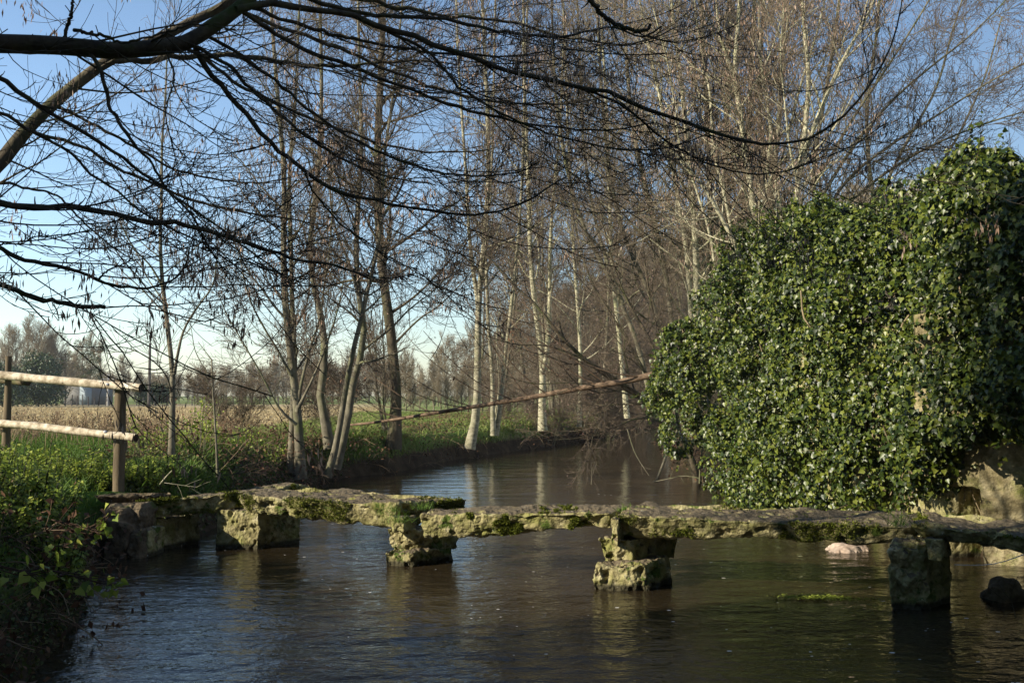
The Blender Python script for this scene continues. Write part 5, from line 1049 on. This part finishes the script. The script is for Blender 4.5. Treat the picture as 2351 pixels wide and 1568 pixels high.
def woodtree(name, label, i, x, y, s, group=None, mats=('bark_grey', 'twig_far'), extra=None, zs=1):
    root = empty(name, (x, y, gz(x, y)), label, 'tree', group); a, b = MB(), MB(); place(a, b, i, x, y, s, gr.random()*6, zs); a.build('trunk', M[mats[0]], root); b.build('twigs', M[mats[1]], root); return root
GL = 'tall bare trees of the grove left of the shed'
for j, (lab, x, Y, s, i) in enumerate((('bare tree at the left edge of the frame above the fence post', 5, 118, .95, 0), ('bare grove tree second from the left edge', 32, 112, 1.05, 1), ('bare grove tree above the middle of the top rail', 58, 116, 1.1, 3), ('tallest bare grove tree left of the shed', 84, 110, 1.08, 1), ('bare grove tree third left of the mistletoe trees', 106, 114, 1.0, 0), ('bare grove tree second left of the mistletoe trees', 128, 112, .98, 1), ('spreading bare tree over the shed', 150, 118, .9, 2), ('slim bare tree right above the shed roof', 165, 124, .85, 0))):
    woodtree('bare_tree', lab, i, D(x, 900, Y)[0], Y, s*.74, GL)
for lab, x, Y, s in (('mistletoe-hung tree over the right part of the shed', 174, 128, .76), ('mistletoe-hung tree second left of the sky gap', 186, 126, .85), ('slim mistletoe tree standing alone in the sky gap', 206, 130, .98), ('rightmost mistletoe tree, heavily hung, left of the fence end post', 228, 132, .88)):
    X = D(x, 900, Y)[0]; r_ = woodtree('mistletoe_tree', lab, 3, X, Y, s*.75, 'mistletoe-hung trees behind the shed')
    h = 12*s*.75
    for k_ in range(11):
        q = MB(); c = np.array([X+gr.normal()*.7, Y+gr.normal()*.7, gz(X, Y)+h*(.35+.6*gr.random())]); n_ = 160; u = nrm(gr.normal(size=(n_, 3)))*.42*(gr.random((n_, 1))**.4)
        leaves(gr, q, c+u, nrm(u), nrm(gr.normal(size=(n_, 3))), .14, (SV, ST)); q.build('mistletoe', M['mistle'], r_, smooth=False)
woodtree('bare_tree', 'rounded bare tree above the fence end post', 2, D(283, 900, 118)[0], 118, .62)
woodtree('bare_tree', 'squat bare tree just left of the tall pole', 2, D(322, 900, 122)[0], 122, .45)
for lab, blobs, n, tr, mt in (
    ('broad dark ivy-clad tree at the left behind the top rail', [(x, Y, z, rx, 1.8, rz) for x, Y, z, rx, rz in ((D(110, 0, 104)[0], 104, 2.2, 2.2, 2.0), (D(140, 0, 104)[0], 104, 2.0, 1.8, 1.8), (D(85, 0, 104)[0], 104, 2.4, 1.8, 2.0), (D(125, 0, 104)[0], 104, 4.2, 1.8, 1.7), (D(100, 0, 104)[0], 104, 4.6, 1.4, 1.4))], 9000, 104, 'evergreen'),
    ('dark evergreen bush at the left edge behind the rail post', [(D(x, 0, 100)[0], 100, z, 1.6, 1.5, rz) for x, z, rz in ((20, 2.0, 1.8), (50, 1.8, 1.6), (35, 3.4, 1.3))], 6000, 100, 'evergreen'),
    ('low olive bush on the field edge right of the tall pole', [(D(x, 0, 118)[0], 118, z, 1.6, 1.5, rz) for x, z, rz in ((372, 1.6, 1.2), (395, 1.5, 1.2), (360, 1.4, 1.0))], 4000, 118, 'mistle')):
    bx = sum(b[0] for b in blobs)/len(blobs); z = gz(bx, tr); leafy('ivy_clad_tree' if 'tree' in lab else 'evergreen_bush', lab, 'tree' if 'tree' in lab else 'bush', [(b[0], b[1], b[2]+.6, *b[3:]) for b in blobs], n, .24, mt, int(tr*7), [(bx, tr, z-.1), (bx, tr, z+1.2), (bx+.1, tr, z+2.8)], fuzz=.4, shell=.3)
wt, wf = MB(), MB(); lv = MB()
for x in np.arange(-60, 900, 15.):       # the tree line across the field
    Y = 150+gr.random()*40; top = np.interp(x, [-60, 200, 330, 420, 520, 640, 760, 900], [850, 862, 872, 872, 858, 848, 842, 830]); H = (906-top)/F*Y+1.2
    i = gr.integers(3); place(wt, wf, i, D(x+gr.normal()*5, 900, Y)[0], Y, H/(9, 10, 8)[i]*(.85+.3*gr.random()), gr.random()*6)
    x2 = x+gr.random()*12; Y2 = 142+gr.random()*8; place(wt, wf, 2, D(x2, 900, Y2)[0], Y2, .28+.2*gr.random(), gr.random()*6)
for x in np.arange(880, 2360, 22.):      # the nearer, taller wood behind the river bend
    for rep in range(1+(x > 1400)):
        Y = 78+gr.random()*45; top = np.interp(x, [880, 1000, 1100, 1250, 1400, 1600, 2400], [825, 800, 760, 705, 630, 540, 460])+gr.random()*60; H = (906-top)/F*Y+1.2
        X = D(x+gr.normal()*10, 900, Y)[0]
        if xl(Y)-1 < X < xr(Y)+1: continue
        i = gr.integers(4); place(wt, wf, i, X, Y, H/(9, 10, 8, 12)[i], gr.random()*6)
for x in np.arange(900, 1700, 16.):
    Y = 64+gr.random()*14; X = D(x, 900, Y)[0]
    if xl(Y)-.5 < X < xr(Y)+.5: continue
    place(wt, wf, 2, X, Y, .22+.2*gr.random(), gr.random()*6)
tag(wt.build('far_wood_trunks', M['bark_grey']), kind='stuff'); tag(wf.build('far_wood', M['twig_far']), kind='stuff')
print('woods verts', wf.n)

# ------------------------------------------------------------------ light
SUN_AZ = math.radians(-115.0)    # where the sun stands, clockwise from straight ahead: left and a little behind
SUN_EL = math.radians(24.5)
sd = Vector((math.sin(SUN_AZ)*math.cos(SUN_EL), math.cos(SUN_AZ)*math.cos(SUN_EL), math.sin(SUN_EL)))
L = bpy.data.lights.new('sun', 'SUN'); L.energy = 5.0; L.angle = math.radians(.5); L.color = (1.0, .90, .74)
so = bpy.data.objects.new('sun', L); COL.objects.link(so); so.rotation_euler = sd.to_track_quat('Z', 'Y').to_euler(); so.location = sd*60
w = bpy.data.worlds.new('World'); sc.world = w; w.use_nodes = True; nt = w.node_tree
sky = nt.nodes.new('ShaderNodeTexSky'); sky.sky_type = 'NISHITA'; sky.sun_disc = False; sky.sun_elevation = SUN_EL; sky.sun_rotation = -SUN_AZ
sky.air_density = 1.0; sky.dust_density = .5; sky.ozone_density = 2.2
nt.links.new(sky.outputs[0], nt.nodes['Background'].inputs[0]); nt.nodes['Background'].inputs[1].default_value = .105
vs = sc.view_settings; vs.view_transform = 'Standard'; vs.look = 'None'; vs.exposure = .8; vs.gamma = 1; vs.use_curve_mapping = False
sc.cycles.max_bounces = 6; sc.cycles.transparent_max_bounces = 4; sc.cycles.volume_bounces = 0
hz = bpy.data.materials.new('haze'); hz.use_nodes = True; hn = hz.node_tree; hn.nodes.remove(hn.nodes['Principled BSDF'])
pv = hn.nodes.new('ShaderNodeVolumePrincipled'); pv.inputs['Color'].default_value = (.86, .92, 1, 1); pv.inputs['Density'].default_value = .00035; pv.inputs['Anisotropy'].default_value = .3
hn.links.new(pv.outputs[0], hn.nodes['Material Output'].inputs['Volume'])
q = MB(); q.add(*boxm(-430, 430, -70, 610, -3, 19)); tag(q.build('haze', hz, smooth=False), kind='stuff')
